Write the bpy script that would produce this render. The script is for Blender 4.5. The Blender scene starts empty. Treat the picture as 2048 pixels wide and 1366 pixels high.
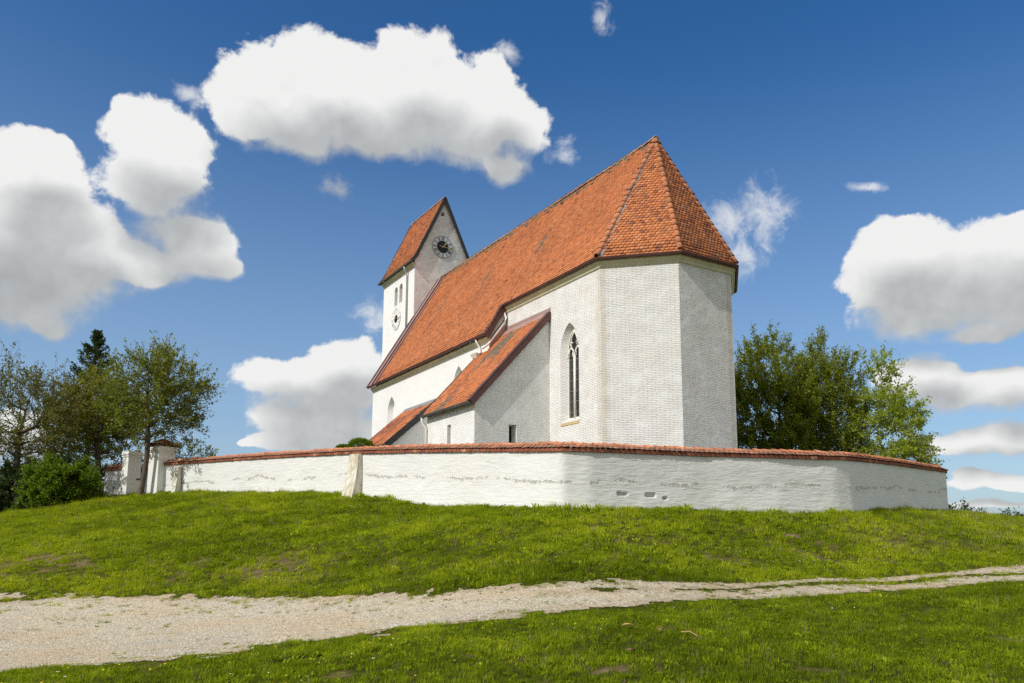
import bpy, math, random
import numpy as np
from mathutils import Vector, Matrix
from mathutils.geometry import tessellate_polygon

random.seed(7)
RNG = np.random.default_rng(11)
scene = bpy.context.scene
COL = scene.collection
R = math.radians

# ------------------------------------------------------------------ frame of the church
AZ = R(-31.032)
AX = np.array([math.sin(AZ), math.cos(AZ), 0.0])        # west along the nave
PX = np.array([math.cos(AZ), -math.sin(AZ), 0.0])       # north, across the nave
B0 = np.array([7.449, 28.977, 0.0])                     # middle of the east wall
def W(u, v, z):
    return tuple(B0 + AX * u + PX * v + np.array([0, 0, z]))

# ------------------------------------------------------------------ helpers
def link(o, parent=None):
    COL.objects.link(o)
    if parent is not None:
        o.parent = parent
        o.matrix_parent_inverse = Matrix.Translation(-world_loc(parent))
    return o
def world_loc(o):
    return Vector(o['_loc']) if '_loc' in o else Vector((0, 0, 0))
def thing(name, label, cat, loc, group=None):
    o = bpy.data.objects.new(name, None)
    o.empty_display_size = .3
    o.location = loc; o['_loc'] = tuple(float(k) for k in loc)
    o['label'] = label; o['category'] = cat
    if group: o['group'] = group
    COL.objects.link(o)
    return o
def tag(o, label=None, cat=None, group=None, kind=None):
    if label: o['label'] = label
    if cat: o['category'] = cat
    if group: o['group'] = group
    if kind: o['kind'] = kind
    return o
def mesh_obj(name, verts, faces, mat, parent=None, uv=None, smooth=False, mats=None, mi=None):
    me = bpy.data.meshes.new(name)
    me.from_pydata([tuple(map(float, v)) for v in verts], [], [tuple(map(int, f)) for f in faces])
    if mats:
        for m in mats: me.materials.append(m)
        if mi is not None: me.polygons.foreach_set('material_index', np.array(mi, dtype=np.int32))
    elif mat: me.materials.append(mat)
    if uv is not None:                                   # one uv per vertex
        lay = me.uv_layers.new(name='UVMap')
        idx = np.empty(len(me.loops), dtype=np.int32); me.loops.foreach_get('vertex_index', idx)
        lay.data.foreach_set('uv', np.asarray(uv, dtype=np.float32)[idx].ravel())
    if smooth: me.polygons.foreach_set('use_smooth', np.ones(len(me.polygons), dtype=bool))
    me.update()
    o = bpy.data.objects.new(name, me)
    o['_loc'] = (0.0, 0.0, 0.0)
    return link(o, parent)
def np_mesh_obj(name, V, F, mat, parent=None, smooth=False, attr=None):
    """V (n,3), F (m,k) with constant k"""
    me = bpy.data.meshes.new(name)
    V = np.asarray(V, dtype=np.float32); F = np.asarray(F, dtype=np.int32)
    m, k = F.shape
    me.vertices.add(len(V)); me.vertices.foreach_set('co', V.ravel())
    me.loops.add(m * k); me.loops.foreach_set('vertex_index', F.ravel())
    me.polygons.add(m)
    me.polygons.foreach_set('loop_start', np.arange(0, m * k, k, dtype=np.int32))
    me.polygons.foreach_set('loop_total', np.full(m, k, dtype=np.int32))
    if smooth: me.polygons.foreach_set('use_smooth', np.ones(m, dtype=bool))
    me.update(calc_edges=True)
    if attr:
        for nm, val in attr.items():
            a = me.attributes.new(nm, 'FLOAT', 'POINT'); a.data.foreach_set('value', np.asarray(val, dtype=np.float32))
    if mat: me.materials.append(mat)
    o = bpy.data.objects.new(name, me); o['_loc'] = (0.0, 0.0, 0.0)
    return link(o, parent)

class MB:
    """collects shapes into one mesh"""
    def __init__(s): s.v = []; s.f = []
    def add(s, vs, fs):
        n = len(s.v); s.v += [tuple(x) for x in vs]; s.f += [tuple(i + n for i in f) for f in fs]
    def hexa(s, lo, hi):
        """two quads (4 points each) joined"""
        s.add(list(lo) + list(hi), [(3, 2, 1, 0), (4, 5, 6, 7), (0, 1, 5, 4), (1, 2, 6, 5), (2, 3, 7, 6), (3, 0, 4, 7)])
    def ubox(s, u0, u1, v0, v1, z0, z1):
        s.hexa([W(u0, v0, z0), W(u1, v0, z0), W(u1, v1, z0), W(u0, v1, z0)], [W(u0, v0, z1), W(u1, v0, z1), W(u1, v1, z1), W(u0, v1, z1)])
    def tube(s, pts, r, n=8, caps=True):
        pts = [Vector(p) for p in pts]; rings = []
        rr = r if hasattr(r, '__len__') else [r] * len(pts)
        for i, p in enumerate(pts):
            d = (pts[min(i + 1, len(pts) - 1)] - pts[max(i - 1, 0)]).normalized()
            a = d.cross(Vector((0, 0, 1)) if abs(d.z) < .9 else Vector((1, 0, 0))).normalized(); b = d.cross(a)
            rings.append([p + (a * math.cos(2 * math.pi * k / n) + b * math.sin(2 * math.pi * k / n)) * rr[i] for k in range(n)])
        vs = [q for ring in rings for q in ring]; fs = []
        for i in range(len(pts) - 1):
            for k in range(n):
                k2 = (k + 1) % n
                fs.append((i * n + k, i * n + k2, (i + 1) * n + k2, (i + 1) * n + k))
        if caps: fs += [tuple(range(n - 1, -1, -1)), tuple((len(pts) - 1) * n + k for k in range(n))]
        s.add(vs, fs)
    def build(s, name, mat, parent=None, smooth=False):
        return mesh_obj(name, s.v, s.f, mat, parent, smooth=smooth)

# value noise for geometry
def _h(ix, iy, seed):
    n = (ix.astype(np.int64) * 374761393 + iy.astype(np.int64) * 668265263 + seed * 1442695041) & 0xffffffff
    n = ((n ^ (n >> 13)) * 1274126177) & 0xffffffff
    return ((n ^ (n >> 16)) & 0xffff) / 65535.0
def vnoise(x, y, seed=0):
    x = np.asarray(x, float); y = np.asarray(y, float)
    ix = np.floor(x); iy = np.floor(y); fx = x - ix; fy = y - iy
    fx = fx * fx * (3 - 2 * fx); fy = fy * fy * (3 - 2 * fy)
    a = _h(ix, iy, seed); b = _h(ix + 1, iy, seed); c = _h(ix, iy + 1, seed); d = _h(ix + 1, iy + 1, seed)
    return (a * (1 - fx) + b * fx) * (1 - fy) + (c * (1 - fx) + d * fx) * fy
def fbm(x, y, seed=0, o=4):
    s = 0; a = .5; t = 0
    for k in range(o):
        s = s + a * vnoise(np.asarray(x) * 2 ** k, np.asarray(y) * 2 ** k, seed + k); t += a; a *= .5
    return s / t
def sstep(a, b, x):
    t = np.clip((x - a) / (b - a), 0, 1); return t * t * (3 - 2 * t)

# ------------------------------------------------------------------ materials
class NT:
    def __init__(s, name):
        s.m = bpy.data.materials.new(name); s.m.use_nodes = True
        s.t = s.m.node_tree; s.bsdf = s.t.nodes['Principled BSDF']; s.n = s.t.nodes
    def new(s, typ, **kw):
        n = s.t.nodes.new(typ)
        for k, v in kw.items():
            if k.startswith('_'): setattr(n, k[1:], v)
        return n
    def link(s, a, b): s.t.links.new(a, b)
    def math(s, op, a, b=None, c=None, clamp=False):
        n = s.t.nodes.new('ShaderNodeMath'); n.operation = op; n.use_clamp = clamp
        for i, x in enumerate((a, b, c)):
            if x is None: continue
            if isinstance(x, (int, float)): n.inputs[i].default_value = x
            else: s.link(x, n.inputs[i])
        return n.outputs[0]
    def noise(s, vec, scale, detail=4, rough=.5, dist=0):
        n = s.t.nodes.new('ShaderNodeTexNoise')
        n.inputs['Scale'].default_value = scale; n.inputs['Detail'].default_value = detail
        n.inputs['Roughness'].default_value = rough; n.inputs['Distortion'].default_value = dist
        if vec is not None: s.link(vec, n.inputs['Vector'])
        return n.outputs['Fac']
    def ramp(s, fac, stops, interp='LINEAR'):
        n = s.t.nodes.new('ShaderNodeValToRGB'); cr = n.color_ramp; cr.interpolation = interp
        while len(cr.elements) < len(stops): cr.elements.new(.5)
        for e, (p, c) in zip(cr.elements, stops):
            e.position = p; e.color = (c, c, c, 1) if isinstance(c, (int, float)) else (*c, 1)
        s.link(fac, n.inputs[0]); return n.outputs[0]
    def mix(s, fac, a, b, mode='MIX'):
        n = s.t.nodes.new('ShaderNodeMix'); n.data_type = 'RGBA'; n.blend_type = mode
        for sock, x in ((n.inputs[0], fac), (n.inputs[6], a), (n.inputs[7], b)):
            if isinstance(x, (int, float)): sock.default_value = x
            elif isinstance(x, tuple): sock.default_value = (*x, 1)
            else: s.link(x, sock)
        return n.outputs[2]
    def coord(s, which='Object'):
        return s.t.nodes.new('ShaderNodeTexCoord').outputs[which]
    def mapping(s, vec, scale=(1, 1, 1), loc=(0, 0, 0)):
        n = s.t.nodes.new('ShaderNodeMapping'); s.link(vec, n.inputs[0])
        n.inputs['Scale'].default_value = scale; n.inputs['Location'].default_value = loc
        return n.outputs[0]
    def bump(s, h, strength=1, dist=.01, normal=None):
        n = s.t.nodes.new('ShaderNodeBump'); n.inputs['Strength'].default_value = strength; n.inputs['Distance'].default_value = dist
        s.link(h, n.inputs['Height'])
        if normal is not None: s.link(normal, n.inputs['Normal'])
        return n.outputs[0]
    def out(s, color=None, rough=.9, normal=None, spec=.2, metal=0):
        b = s.bsdf
        if color is not None:
            if isinstance(color, tuple): b.inputs['Base Color'].default_value = (*color, 1)
            else: s.link(color, b.inputs['Base Color'])
        if isinstance(rough, (int, float)): b.inputs['Roughness'].default_value = rough
        else: s.link(rough, b.inputs['Roughness'])
        b.inputs['Specular IOR Level'].default_value = spec; b.inputs['Metallic'].default_value = metal
        if normal is not None: s.link(normal, b.inputs['Normal'])
        return s.m

def mat_plain(name, c, rough=.7, metal=0, spec=.3, var=.15, scale=3.0, bump=0):
    t = NT(name); co = t.coord()
    n = t.noise(co, scale, 5, .6)
    col = t.mix(t.ramp(n, [(.3, 0.0), (.7, 1.0)]), tuple(x * (1 - var) for x in c), tuple(min(1, x * (1 + var)) for x in c))
    nm = t.bump(t.noise(co, scale * 12, 4, .6), .6, bump) if bump else None
    return t.out(col, rough, nm, spec, metal)

def mat_whitewash(name, brick=1.0, base=(.87, .863, .838), dirt=1.0, hgt=.066, rel=.036, corner=False):
    """limewashed brick: coordinates are metres along the wall and up"""
    t = NT(name); uv = t.coord('UV')
    ob = t.coord()
    # wobble the courses
    wn = t.new('ShaderNodeTexNoise'); wn.inputs['Scale'].default_value = 2.3; wn.inputs['Detail'].default_value = 3
    t.link(uv, wn.inputs['Vector'])
    sub = t.new('ShaderNodeVectorMath', _operation='SUBTRACT'); t.link(wn.outputs['Color'], sub.inputs[0]); sub.inputs[1].default_value = (.5, .5, .5)
    mul = t.new('ShaderNodeVectorMath', _operation='SCALE'); t.link(sub.outputs[0], mul.inputs[0]); mul.inputs['Scale'].default_value = .085
    add = t.new('ShaderNodeVectorMath', _operation='ADD'); t.link(uv, add.inputs[0]); t.link(mul.outputs[0], add.inputs[1])
    br = t.new('ShaderNodeTexBrick'); t.link(add.outputs[0], br.inputs['Vector'])
    br.inputs['Scale'].default_value = 1; br.inputs['Brick Width'].default_value = .31; br.inputs['Row Height'].default_value = hgt
    br.inputs['Mortar Size'].default_value = .010; br.inputs['Mortar Smooth'].default_value = .8; br.inputs['Bias'].default_value = 0
    br.inputs['Color1'].default_value = (1, 1, 1, 1); br.inputs['Color2'].default_value = (.55, .55, .55, 1); br.inputs['Mortar'].default_value = (0, 0, 0, 1)
    joint = br.outputs['Fac']
    big = t.noise(uv, .55, 5, .6); mid = t.noise(uv, 3.0, 6, .65); fine = t.noise(uv, 26, 5, .7)
    patch = t.ramp(t.noise(uv, 1.1, 4, .6), [(.38, 0.0), (.62, 1.0)])
    # joints open up in places only
    jm = t.math('MULTIPLY', joint, t.ramp(mid, [(.44, .0), (.68, 1.0)]))
    lum = t.mix(t.ramp(big, [(.35, 0.0), (.65, 1.0)]), base, tuple(x * .94 for x in base))
    warm = t.mix(t.math('MULTIPLY', patch, .35 * dirt), lum, (.74, .685, .61))
    spots = t.ramp(t.noise(uv, 6.5, 6, .75), [(.66, 0.0), (.74, 1.0)])
    warm = t.mix(t.math('MULTIPLY', spots, .38 * dirt), warm, (.50, .44, .36))
    col = t.mix(t.math('MULTIPLY', jm, .18 * brick), warm, (.55, .49, .43))
    jv = t.math('MULTIPLY', joint, t.ramp(t.noise(uv, 1.7, 5, .65), [(.38, .08), (.64, .9)]))
    strk = t.ramp(t.noise(t.mapping(uv, (3.2, .22, 1)), 1.5, 6, .7), [(.54, 0.0), (.74, .30)])
    col = t.mix(t.math('MULTIPLY', strk, min(1, dirt)), col, (.58, .55, .49))
    if corner:
        sx = t.new('ShaderNodeSeparateXYZ'); t.link(uv, sx.inputs[0]); X = sx.outputs['X']
        def win(c, w): return t.math('SUBTRACT', 1.0, t.math('DIVIDE', t.math('ABSOLUTE', t.math('SUBTRACT', X, c)), w), clamp=True)
        wn_ = t.math('MAXIMUM', t.math('MAXIMUM', win(2.0, .8), win(40.25, .75)), win(60.7 + 1.2, .3))
        wear = t.ramp(t.math('MULTIPLY', wn_, t.math('ADD', t.noise(uv, 1.5, 7, .72), .25)), [(.36, 0.0), (.56, .8)])
        col = t.mix(wear, col, t.mix(t.noise(uv, 5, 5, .7), (.62, .55, .46), (.76, .72, .65)))
        pink = t.math('MULTIPLY', win(2.9, .75), t.ramp(t.noise(uv, 1.9, 5, .7), [(.50, 0.0), (.68, .55)]))
        col = t.mix(t.math('MULTIPLY', pink, t.math('ADD', .25, joint)), col, (.60, .42, .34))
    h = t.math('ADD', t.math('MULTIPLY', t.math('SUBTRACT', 1.0, jv), .75 * brick), t.math('MULTIPLY', br.outputs['Color'], .25 * brick))
    h = t.math('ADD', h, t.math('MULTIPLY', mid, .9)); h = t.math('ADD', h, t.math('MULTIPLY', fine, .07))
    nm = t.bump(h, 1.0, rel)
    return t.out(col, .92, nm, .12)

def mat_rough_plaster(name, base=(.765, .76, .74)):
    """thick limewash on rubble, peeling along one level"""
    t = NT(name); uv = t.coord('UV')
    sep = t.new('ShaderNodeSeparateXYZ'); t.link(uv, sep.inputs[0])
    v = sep.outputs['Y']
    wob = t.noise(t.mapping(uv, (.35, .35, 1)), 1, 3, .6)
    lvl = t.math('ADD', v, t.math('MULTIPLY', t.math('SUBTRACT', wob, .5), .8))
    band = t.math('SUBTRACT', 1.0, t.math('MULTIPLY', t.math('ABSOLUTE', t.math('ADD', lvl, .90)), 3.2), clamp=True)
    pn = t.noise(t.mapping(uv, (1.0, 1.5, 1)), 5.0, 9, .78)
    gate = t.ramp(t.noise(t.mapping(uv, (1, .05, 1)), .55, 3, .6), [(.34, 0.0), (.50, 1.0)])
    peel = t.ramp(t.math('MULTIPLY', t.math('MULTIPLY', t.math('MULTIPLY', band, gate), t.math('ADD', pn, .04)), t.math('MULTIPLY', t.noise(uv, 15, 6, .72), 1.6)), [(.395, 0.0), (.45, .9)])
    sp = t.ramp(t.noise(uv, 2.1, 8, .78), [(.655, 0.0), (.70, 1.0)])
    peel2 = t.math('MAXIMUM', peel, t.math('MULTIPLY', sp, .35))
    foot = t.ramp(t.math('ADD', v, t.math('MULTIPLY', t.noise(uv, 1.6, 5, .6), .5)), [(.0, 1.0), (1.0, 1.0)])
    big = t.noise(uv, .5, 5, .6)
    col = t.mix(t.ramp(big, [(.35, 0.0), (.65, 1.0)]), base, tuple(x * .95 for x in base))
    yel = t.ramp(t.noise(t.mapping(uv, (.8, .5, 1)), 1.3, 5, .65), [(.52, 0.0), (.72, .30)])
    col = t.mix(yel, col, (.74, .69, .60))
    streak = t.ramp(t.noise(t.mapping(uv, (3.5, .25, 1)), 1.6, 5, .7), [(.56, 0.0), (.75, .22)])
    col = t.mix(streak, col, (.66, .64, .58))
    col = t.mix(peel2, col, t.mix(t.noise(uv, 17, 4, .7), (.36, .31, .24), (.64, .58, .48)))
    # trowelled slant + brick courses ghosting through
    rot = t.new('ShaderNodeMapping'); t.link(uv, rot.inputs[0]); rot.inputs['Rotation'].default_value = (0, 0, -.22); rot.inputs['Scale'].default_value = (1.4, 5.5, 1)
    slant = t.noise(rot.outputs[0], 1.9, 5, .6, .6)
    crs = t.noise(t.mapping(uv, (1.2, 9, 1)), 1.1, 4, .6, .5)
    h = t.math('ADD', t.math('MULTIPLY', slant, 1.1), t.math('MULTIPLY', t.noise(uv, 16, 3, .6), .12))
    h = t.math('ADD', h, t.math('MULTIPLY', crs, .9)); h = t.math('SUBTRACT', h, t.math('MULTIPLY', peel2, .7))
    return t.out(col, .93, t.bump(h, .85, .022), .1)

def mat_tile(name, c0=(.64, .235, .098), c1=(.54, .19, .080), grey=.0):
    t = NT(name); geo = t.new('ShaderNodeNewGeometry'); ob = t.coord()
    rnd = geo.outputs['Random Per Island']
    base = t.ramp(rnd, [(0, c1), (.25, tuple((a + b) / 2 for a, b in zip(c0, c1))), (.55, c0), (.9, tuple(min(1, a * 1.15) for a in c0)), (1, (.66, .31, .17))])
    dark = t.ramp(t.math('FRACT', t.math('MULTIPLY', rnd, 37.17)), [(.955, 0.0), (.98, .45)])
    col = t.mix(dark, base, (.11, .05, .035))
    big = t.noise(ob, .55, 5, .62)
    col = t.mix(t.ramp(big, [(.48, 0.0), (.75, .45)]), col, (.38, .14, .07))
    lic = t.ramp(t.noise(ob, 3.1, 7, .75), [(.60 - grey * .2, 0.0), (.76 - grey * .2, .55 + grey * .3)])
    col = t.mix(lic, col, (.27, .21, .15))
    fl = t.ramp(t.noise(ob, 21, 5, .7), [(.35, .82), (.7, 1.1)])
    col = t.mix(1.0, col, fl, 'MULTIPLY')
    return t.out(col, .88, t.bump(t.noise(ob, 60, 4, .7), .5, .004), .2)

def mat_leaf(name, c0, c1, trans=.35, hue_noise=1.2):
    t = NT(name); geo = t.new('ShaderNodeNewGeometry'); ob = t.coord()
    r = geo.outputs['Random Per Island']
    f = t.math('ADD', t.math('MULTIPLY', r, .6), t.math('MULTIPLY', t.noise(ob, hue_noise, 3, .6), .6), clamp=True)
    col = t.ramp(f, [(.2, c0), (.75, c1), (.98, tuple(min(1, x * 1.35) for x in c1))])
    t.out(col, .55, None, .35)
    tr = t.new('ShaderNodeBsdfTranslucent'); t.link(t.mix(1.0, col, (1.5, 1.45, .7), 'MULTIPLY'), tr.inputs['Color'])
    mx = t.new('ShaderNodeMixShader'); mx.inputs[0].default_value = trans
    t.link(t.bsdf.outputs[0], mx.inputs[1]); t.link(tr.outputs[0], mx.inputs[2])
    t.link(mx.outputs[0], t.n['Material Output'].inputs['Surface'])
    return t.m

def mat_bark(name, c0, c1, birch=False):
    t = NT(name); ob = t.coord()
    if birch:
        n = t.noise(t.mapping(ob, (3, 3, 14)), 1.2, 4, .6)
        col = t.ramp(n, [(.36, (.10, .09, .08)), (.46, c0), (.8, c1)])
    else:
        col = t.ramp(t.noise(t.mapping(ob, (9, 9, 2)), 1.5, 5, .65), [(.3, c0), (.7, c1)])
    return t.out(col, .9, t.bump(t.noise(t.mapping(ob, (20, 20, 4)), 1.5, 5, .7), .8, .02), .1)

def mat_stain():
    t = NT('stained_limewash'); ob = t.coord()
    n = t.noise(t.mapping(ob, (5, 5, .7)), 1.3, 6, .7); m = t.noise(ob, 9, 6, .75)
    col = t.ramp(n, [(.36, (.78, .76, .70)), (.52, (.66, .60, .47)), (.66, (.42, .34, .20))])
    col = t.mix(t.ramp(m, [(.55, 0.0), (.68, .6)]), col, (.33, .29, .22))
    return t.out(col, .92, t.bump(t.math('ADD', m, t.noise(ob, 30, 4, .7)), 1, .02), .1)
M = {}
M['brick'] = mat_whitewash('limewashed_brick', 1.0, corner=True)
M['brick_soft'] = mat_whitewash('limewashed_brick_worn_smooth', .45, dirt=.5, rel=.03)
M['plaster'] = mat_whitewash('limewashed_plaster', .07, base=(.86, .854, .835), dirt=.22, rel=.022)
M['towerbrick'] = mat_whitewash('limewashed_tower_brick', .8, base=(.87, .855, .83), dirt=.8, rel=.03)
M['quoin'] = mat_plain('limewashed_stone', (.76, .725, .65), .9, var=.06, scale=4, bump=.012)
M['yardwall'] = mat_rough_plaster('peeling_limewash')
M['buttress'] = mat_stain()
M['tile'] = mat_tile('clay_tile')
M['tile_old'] = mat_tile('weathered_clay_tile', (.46, .17, .095), (.30, .105, .065), .45)
M['tile_coping'] = mat_tile('lichened_coping_tile', (.42, .185, .12), (.29, .125, .085), .75)
M['tile_ridge'] = mat_tile('ridge_clay_tile', (.58, .23, .115), (.43, .17, .095), .35)
M['tile_mossy'] = mat_tile('lichen_clay_tile', (.30, .20, .13), (.20, .14, .10), 1.0)
M['ridge_mortar'] = mat_tile('mortared_ridge_tile', (.58, .40, .27), (.46, .31, .21), .8)
M['underlay'] = mat_plain('roof_underlay', (.10, .05, .035), .95)
M['fascia_brick'] = mat_tile('coping_brick', (.30, .10, .06), (.20, .07, .05), .25)
M['copper'] = mat_plain('oxidised_copper', (.125, .06, .052), .45, .35, .4, .2, 2)
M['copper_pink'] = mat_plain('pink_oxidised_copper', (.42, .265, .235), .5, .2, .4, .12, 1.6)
M['zinc'] = mat_plain('weathered_zinc', (.13, .135, .12), .5, .4, .4, .2, 2)
M['lead'] = mat_plain('lead_flashing', (.24, .25, .26), .6, .1, .3, .2, 3)
M['barge'] = mat_plain('dark_barge_board', (.045, .047, .047), .7, 0, .3, .2, 3)
M['cornice'] = mat_plain('yellowish_cornice', (.62, .585, .42), .9, var=.12, scale=2, bump=.008)
M['sill'] = mat_plain('ochre_stone', (.58, .44, .24), .9, var=.25, scale=5, bump=.01)
M['tracery'] = mat_plain('limewashed_tracery', (.78, .755, .68), .9, var=.08, scale=6, bump=.006)
M['pipe'] = mat_plain('white_painted_pipe', (.78, .75, .70), .5, 0, .4, .05, 2)
M['zincpipe'] = mat_plain('grey_pipe', (.42, .45, .45), .5, .3, .4, .1, 2)
M['glass'] = NT('leaded_glass').out((.035, .036, .034), .25, None, .5)
M['dark'] = NT('dark_interior').out((.02, .018, .016), .95, None, .1)
M['dial'] = mat_plain('dial_paint', (.64, .65, .68), .8, var=.04, scale=3)
M['whitedial'] = mat_plain('limewashed_dial', (.83, .825, .805), .9, var=.04, scale=3)
M['faint'] = mat_plain('pale_numeral_paint', (.62, .62, .62), .8, var=.1)  # pale grey for the numerals and rim of the south dial
M['ink'] = mat_plain('numeral_paint', (.17, .175, .19), .8, var=.2, scale=5)
M['hub'] = mat_plain('black_dial_paint', (.012, .013, .016), .6, var=.1)
M['gilt'] = mat_plain('gilded_metal', (.62, .43, .14), .35, .8, .5, .1, 4)
M['iron'] = mat_plain('black_iron', (.02, .02, .02), .6, .3, .4, .1, 4)

# ------------------------------------------------------------------ terrain
CP = np.array([(0.54, 8.5, -1.46), (0.79, 12.3, -1.14), (0.98, 15.3, -0.86), (1.16, 18.0, -0.12), (1.49, 23.0, 0.95), (-1.67, 8.8, -1.52), (-2.49, 13.0, -1.43), (-3.28, 17.0, -1.2), (-4.19, 21.5, -0.22), (-5.1, 26.0, 0.71), (-6.2, 31.5, 1.82), (-4.01, 9.0, -1.56), (-4.69, 10.5, -1.6), (-8.6, 19.0, -1.33), (-11.21, 24.5, -0.13), (-14.26, 31.0, 1.01), (-18.95, 41.0, 2.53), (-5.8, 9.2, -1.6), (-12.82, 20.0, -1.36), (-16.83, 26.0, -0.15), (-21.45, 33.0, 0.74), (-26.04, 40.0, 1.27), (-24.46, 43.0, 1.65), (-22.95, 44.5, 2.31), (-11.58, 36.0, 2.2), (-2.15, 27.3, 1.22), (6.32, 25.0, 1.04), (4.24, 17.0, -0.78), (3.68, 14.8, -1.05), (2.06, 8.4, -1.44), (3.47, 8.3, -1.41), (7.14, 16.8, -0.95), (8.31, 19.5, -0.74), (9.86, 23.0, 0.03), (11.6, 26.75, 1.1), (5.26, 8.3, -1.41), (11.93, 18.5, -0.83), (14.22, 22.0, -0.57), (17.53, 27.0, 0.14), (23.46, 36.0, 1.09), (20.1, 36.0, 1.44), (0.0, 0.0, -1.75), (-12.0, 2.0, -1.9), (12.0, 2.0, -1.7), (0.0, -15.0, -2.2), (-20.0, -10.0, -2.4), (20.0, -10.0, -2.2), (-25.0, 12.0, -2.0), (22.0, 10.0, -1.4), (-35.0, 25.0, -1.5), (-2.0, 34.0, 2.5), (4.0, 36.0, 2.5), (10.0, 36.0, 2.3), (15.0, 40.0, 2.2), (-8.0, 42.0, 2.7), (0.0, 50.0, 2.6), (12.0, 50.0, 2.2), (-6.0, 60.0, 2.6), (22.0, 46.0, 1.3), (30.0, 50.0, 0.3), (36.0, 36.0, 0.2), (-24.0, 50.0, 2.3), (-20.0, 60.0, 2.3), (-34.0, 46.0, 0.6), (-40.0, 60.0, -0.5), (10.0, 64.0, 1.6), (28.0, 64.0, 0.0), (45.0, 60.0, -3.0), (-55.0, 50.0, -3.0), (0.0, 80.0, 0.3), (50.0, 20.0, -1.5), (-60.0, 10.0, -3.5), (40.0, 0.0, -2.5), (-20.0, 80.0, 0.0), (-60.0, 85.0, -5.0), (60.0, 85.0, -6.0)])
def _tps():
    n = len(CP); d = np.linalg.norm(CP[:, None, :2] - CP[None, :, :2], axis=2)
    K = np.where(d > 0, d * d * np.log(d + 1e-9), 0) / 100 + np.eye(n) * .02
    P = np.c_[np.ones(n), CP[:, :2]]
    A = np.block([[K, P], [P.T, np.zeros((3, 3))]])
    return np.linalg.solve(A, np.r_[CP[:, 2], 0, 0, 0])
_S = _tps()
def Hs(X, Y):
    X = np.asarray(X, float); Y = np.asarray(Y, float)
    out = _S[-3] + _S[-2] * X + _S[-1] * Y
    for (x, y, _), w in zip(CP, _S):
        d2 = (X - x) ** 2 + (Y - y) ** 2
        out = out + w * .5 * d2 * np.log(d2 + 1e-12) / 100
    return out
UP = [(-17.5, 20.4), (-14.85, 20.2), (-12.9, 20.12), (-11.82, 19.9), (-10.76, 19.66), (-8.61, 19.02), (-6.18, 18.18), (-3.45, 17.04), (-1.21, 15.72), (0.26, 15.5), (2.25, 15.76), (5.07, 16.92), (8.69, 19.0), (10.94, 19.8), (14.16, 21.9), (20.59, 25.5)]
LO = [(-17.5, 8.6), (-7.1, 9.82), (-6.35, 10.06), (-6.02, 10.5), (-4.6, 10.75), (-3.85, 11.44), (-3.3, 11.9), (-2.3, 12.3), (-0.94, 12.4), (0.63, 12.96), (2.55, 14.2), (4.72, 15.2), (8.8, 17.45), (12.3, 18.6), (17.7, 21.6), (21.5, 23.9)]
MED = [(0.73, 14.8), (1.68, 15.08), (3.71, 15.68), (6.15, 16.96), (9.04, 18.5), (12.94, 20.04), (18.86, 23.4), (21.5, 24.8)]
ISL = [(-17, 18.5), (-12.94, 19.1), (-12.32, 19.24), (-11.73, 19.46), (-11.2, 19.62)]
def seg_dist(X, Y, line):
    d = np.full(np.shape(X), 1e9)
    for (x0, y0), (x1, y1) in zip(line[:-1], line[1:]):
        dx, dy = x1 - x0, y1 - y0
        t = np.clip(((X - x0) * dx + (Y - y0) * dy) / (dx * dx + dy * dy), 0, 1)
        d = np.minimum(d, np.hypot(X - x0 - t * dx, Y - y0 - t * dy))
    return d
def inside(X, Y, poly):
    r = np.zeros(np.shape(X), bool)
    for (x0, y0), (x1, y1) in zip(poly, poly[1:] + poly[:1]):
        c = ((y0 > Y) != (y1 > Y)); r ^= c & (X < (x1 - x0) * (Y - y0) / ((y1 - y0) if y1 != y0 else 1e-9) + x0)
    return r
ROADPOLY = UP + LO[::-1]
def road(X, Y):
    """>0 on bare gravel, in metres from the edge (roughly)"""
    d = np.minimum(seg_dist(X, Y, UP), seg_dist(X, Y, LO))
    s = np.where(inside(X, Y, ROADPOLY), d, -d)
    w = np.interp(X, [0.5, 1.8, 4.0, 9, 22], [.0, .06, .12, .17, .2])
    s = np.minimum(s, seg_dist(X, Y, MED) - w)
    s = np.minimum(s, seg_dist(X, Y, ISL) - np.interp(X, [-14, -11.2], [.30, .12]))
    n = fbm(X * 1.1, Y * 1.6, 5, 5) - .5
    n2 = fbm(X * 5, Y * 5, 9, 4) - .5
    near = seg_dist(X, Y, LO) < 2.0
    return s + n * np.where(near, np.interp(X, [-2, 6], [1.5, .3]), np.interp(X, [0, 6], [.6, .28])) + n2 * np.interp(X, [-2, 6], [.8, .3]) + .03
def H(X, Y):
    X = np.asarray(X, float); Y = np.asarray(Y, float)
    z = Hs(X, Y)
    n = (fbm(X * .45, Y * .45, 21, 4) - .5) * .16 + (fbm(X * 1.7, Y * 1.7, 31, 3) - .5) * .06
    onroad = sstep(-.5, .6, road(X, Y))
    far = sstep(55, 120, np.hypot(X, Y))
    return z * (1 - far) + (-7.5 + (fbm(X * .01, Y * .01, 77, 3) - .5) * 6) * far + n * (1 - .75 * onroad)

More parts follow.
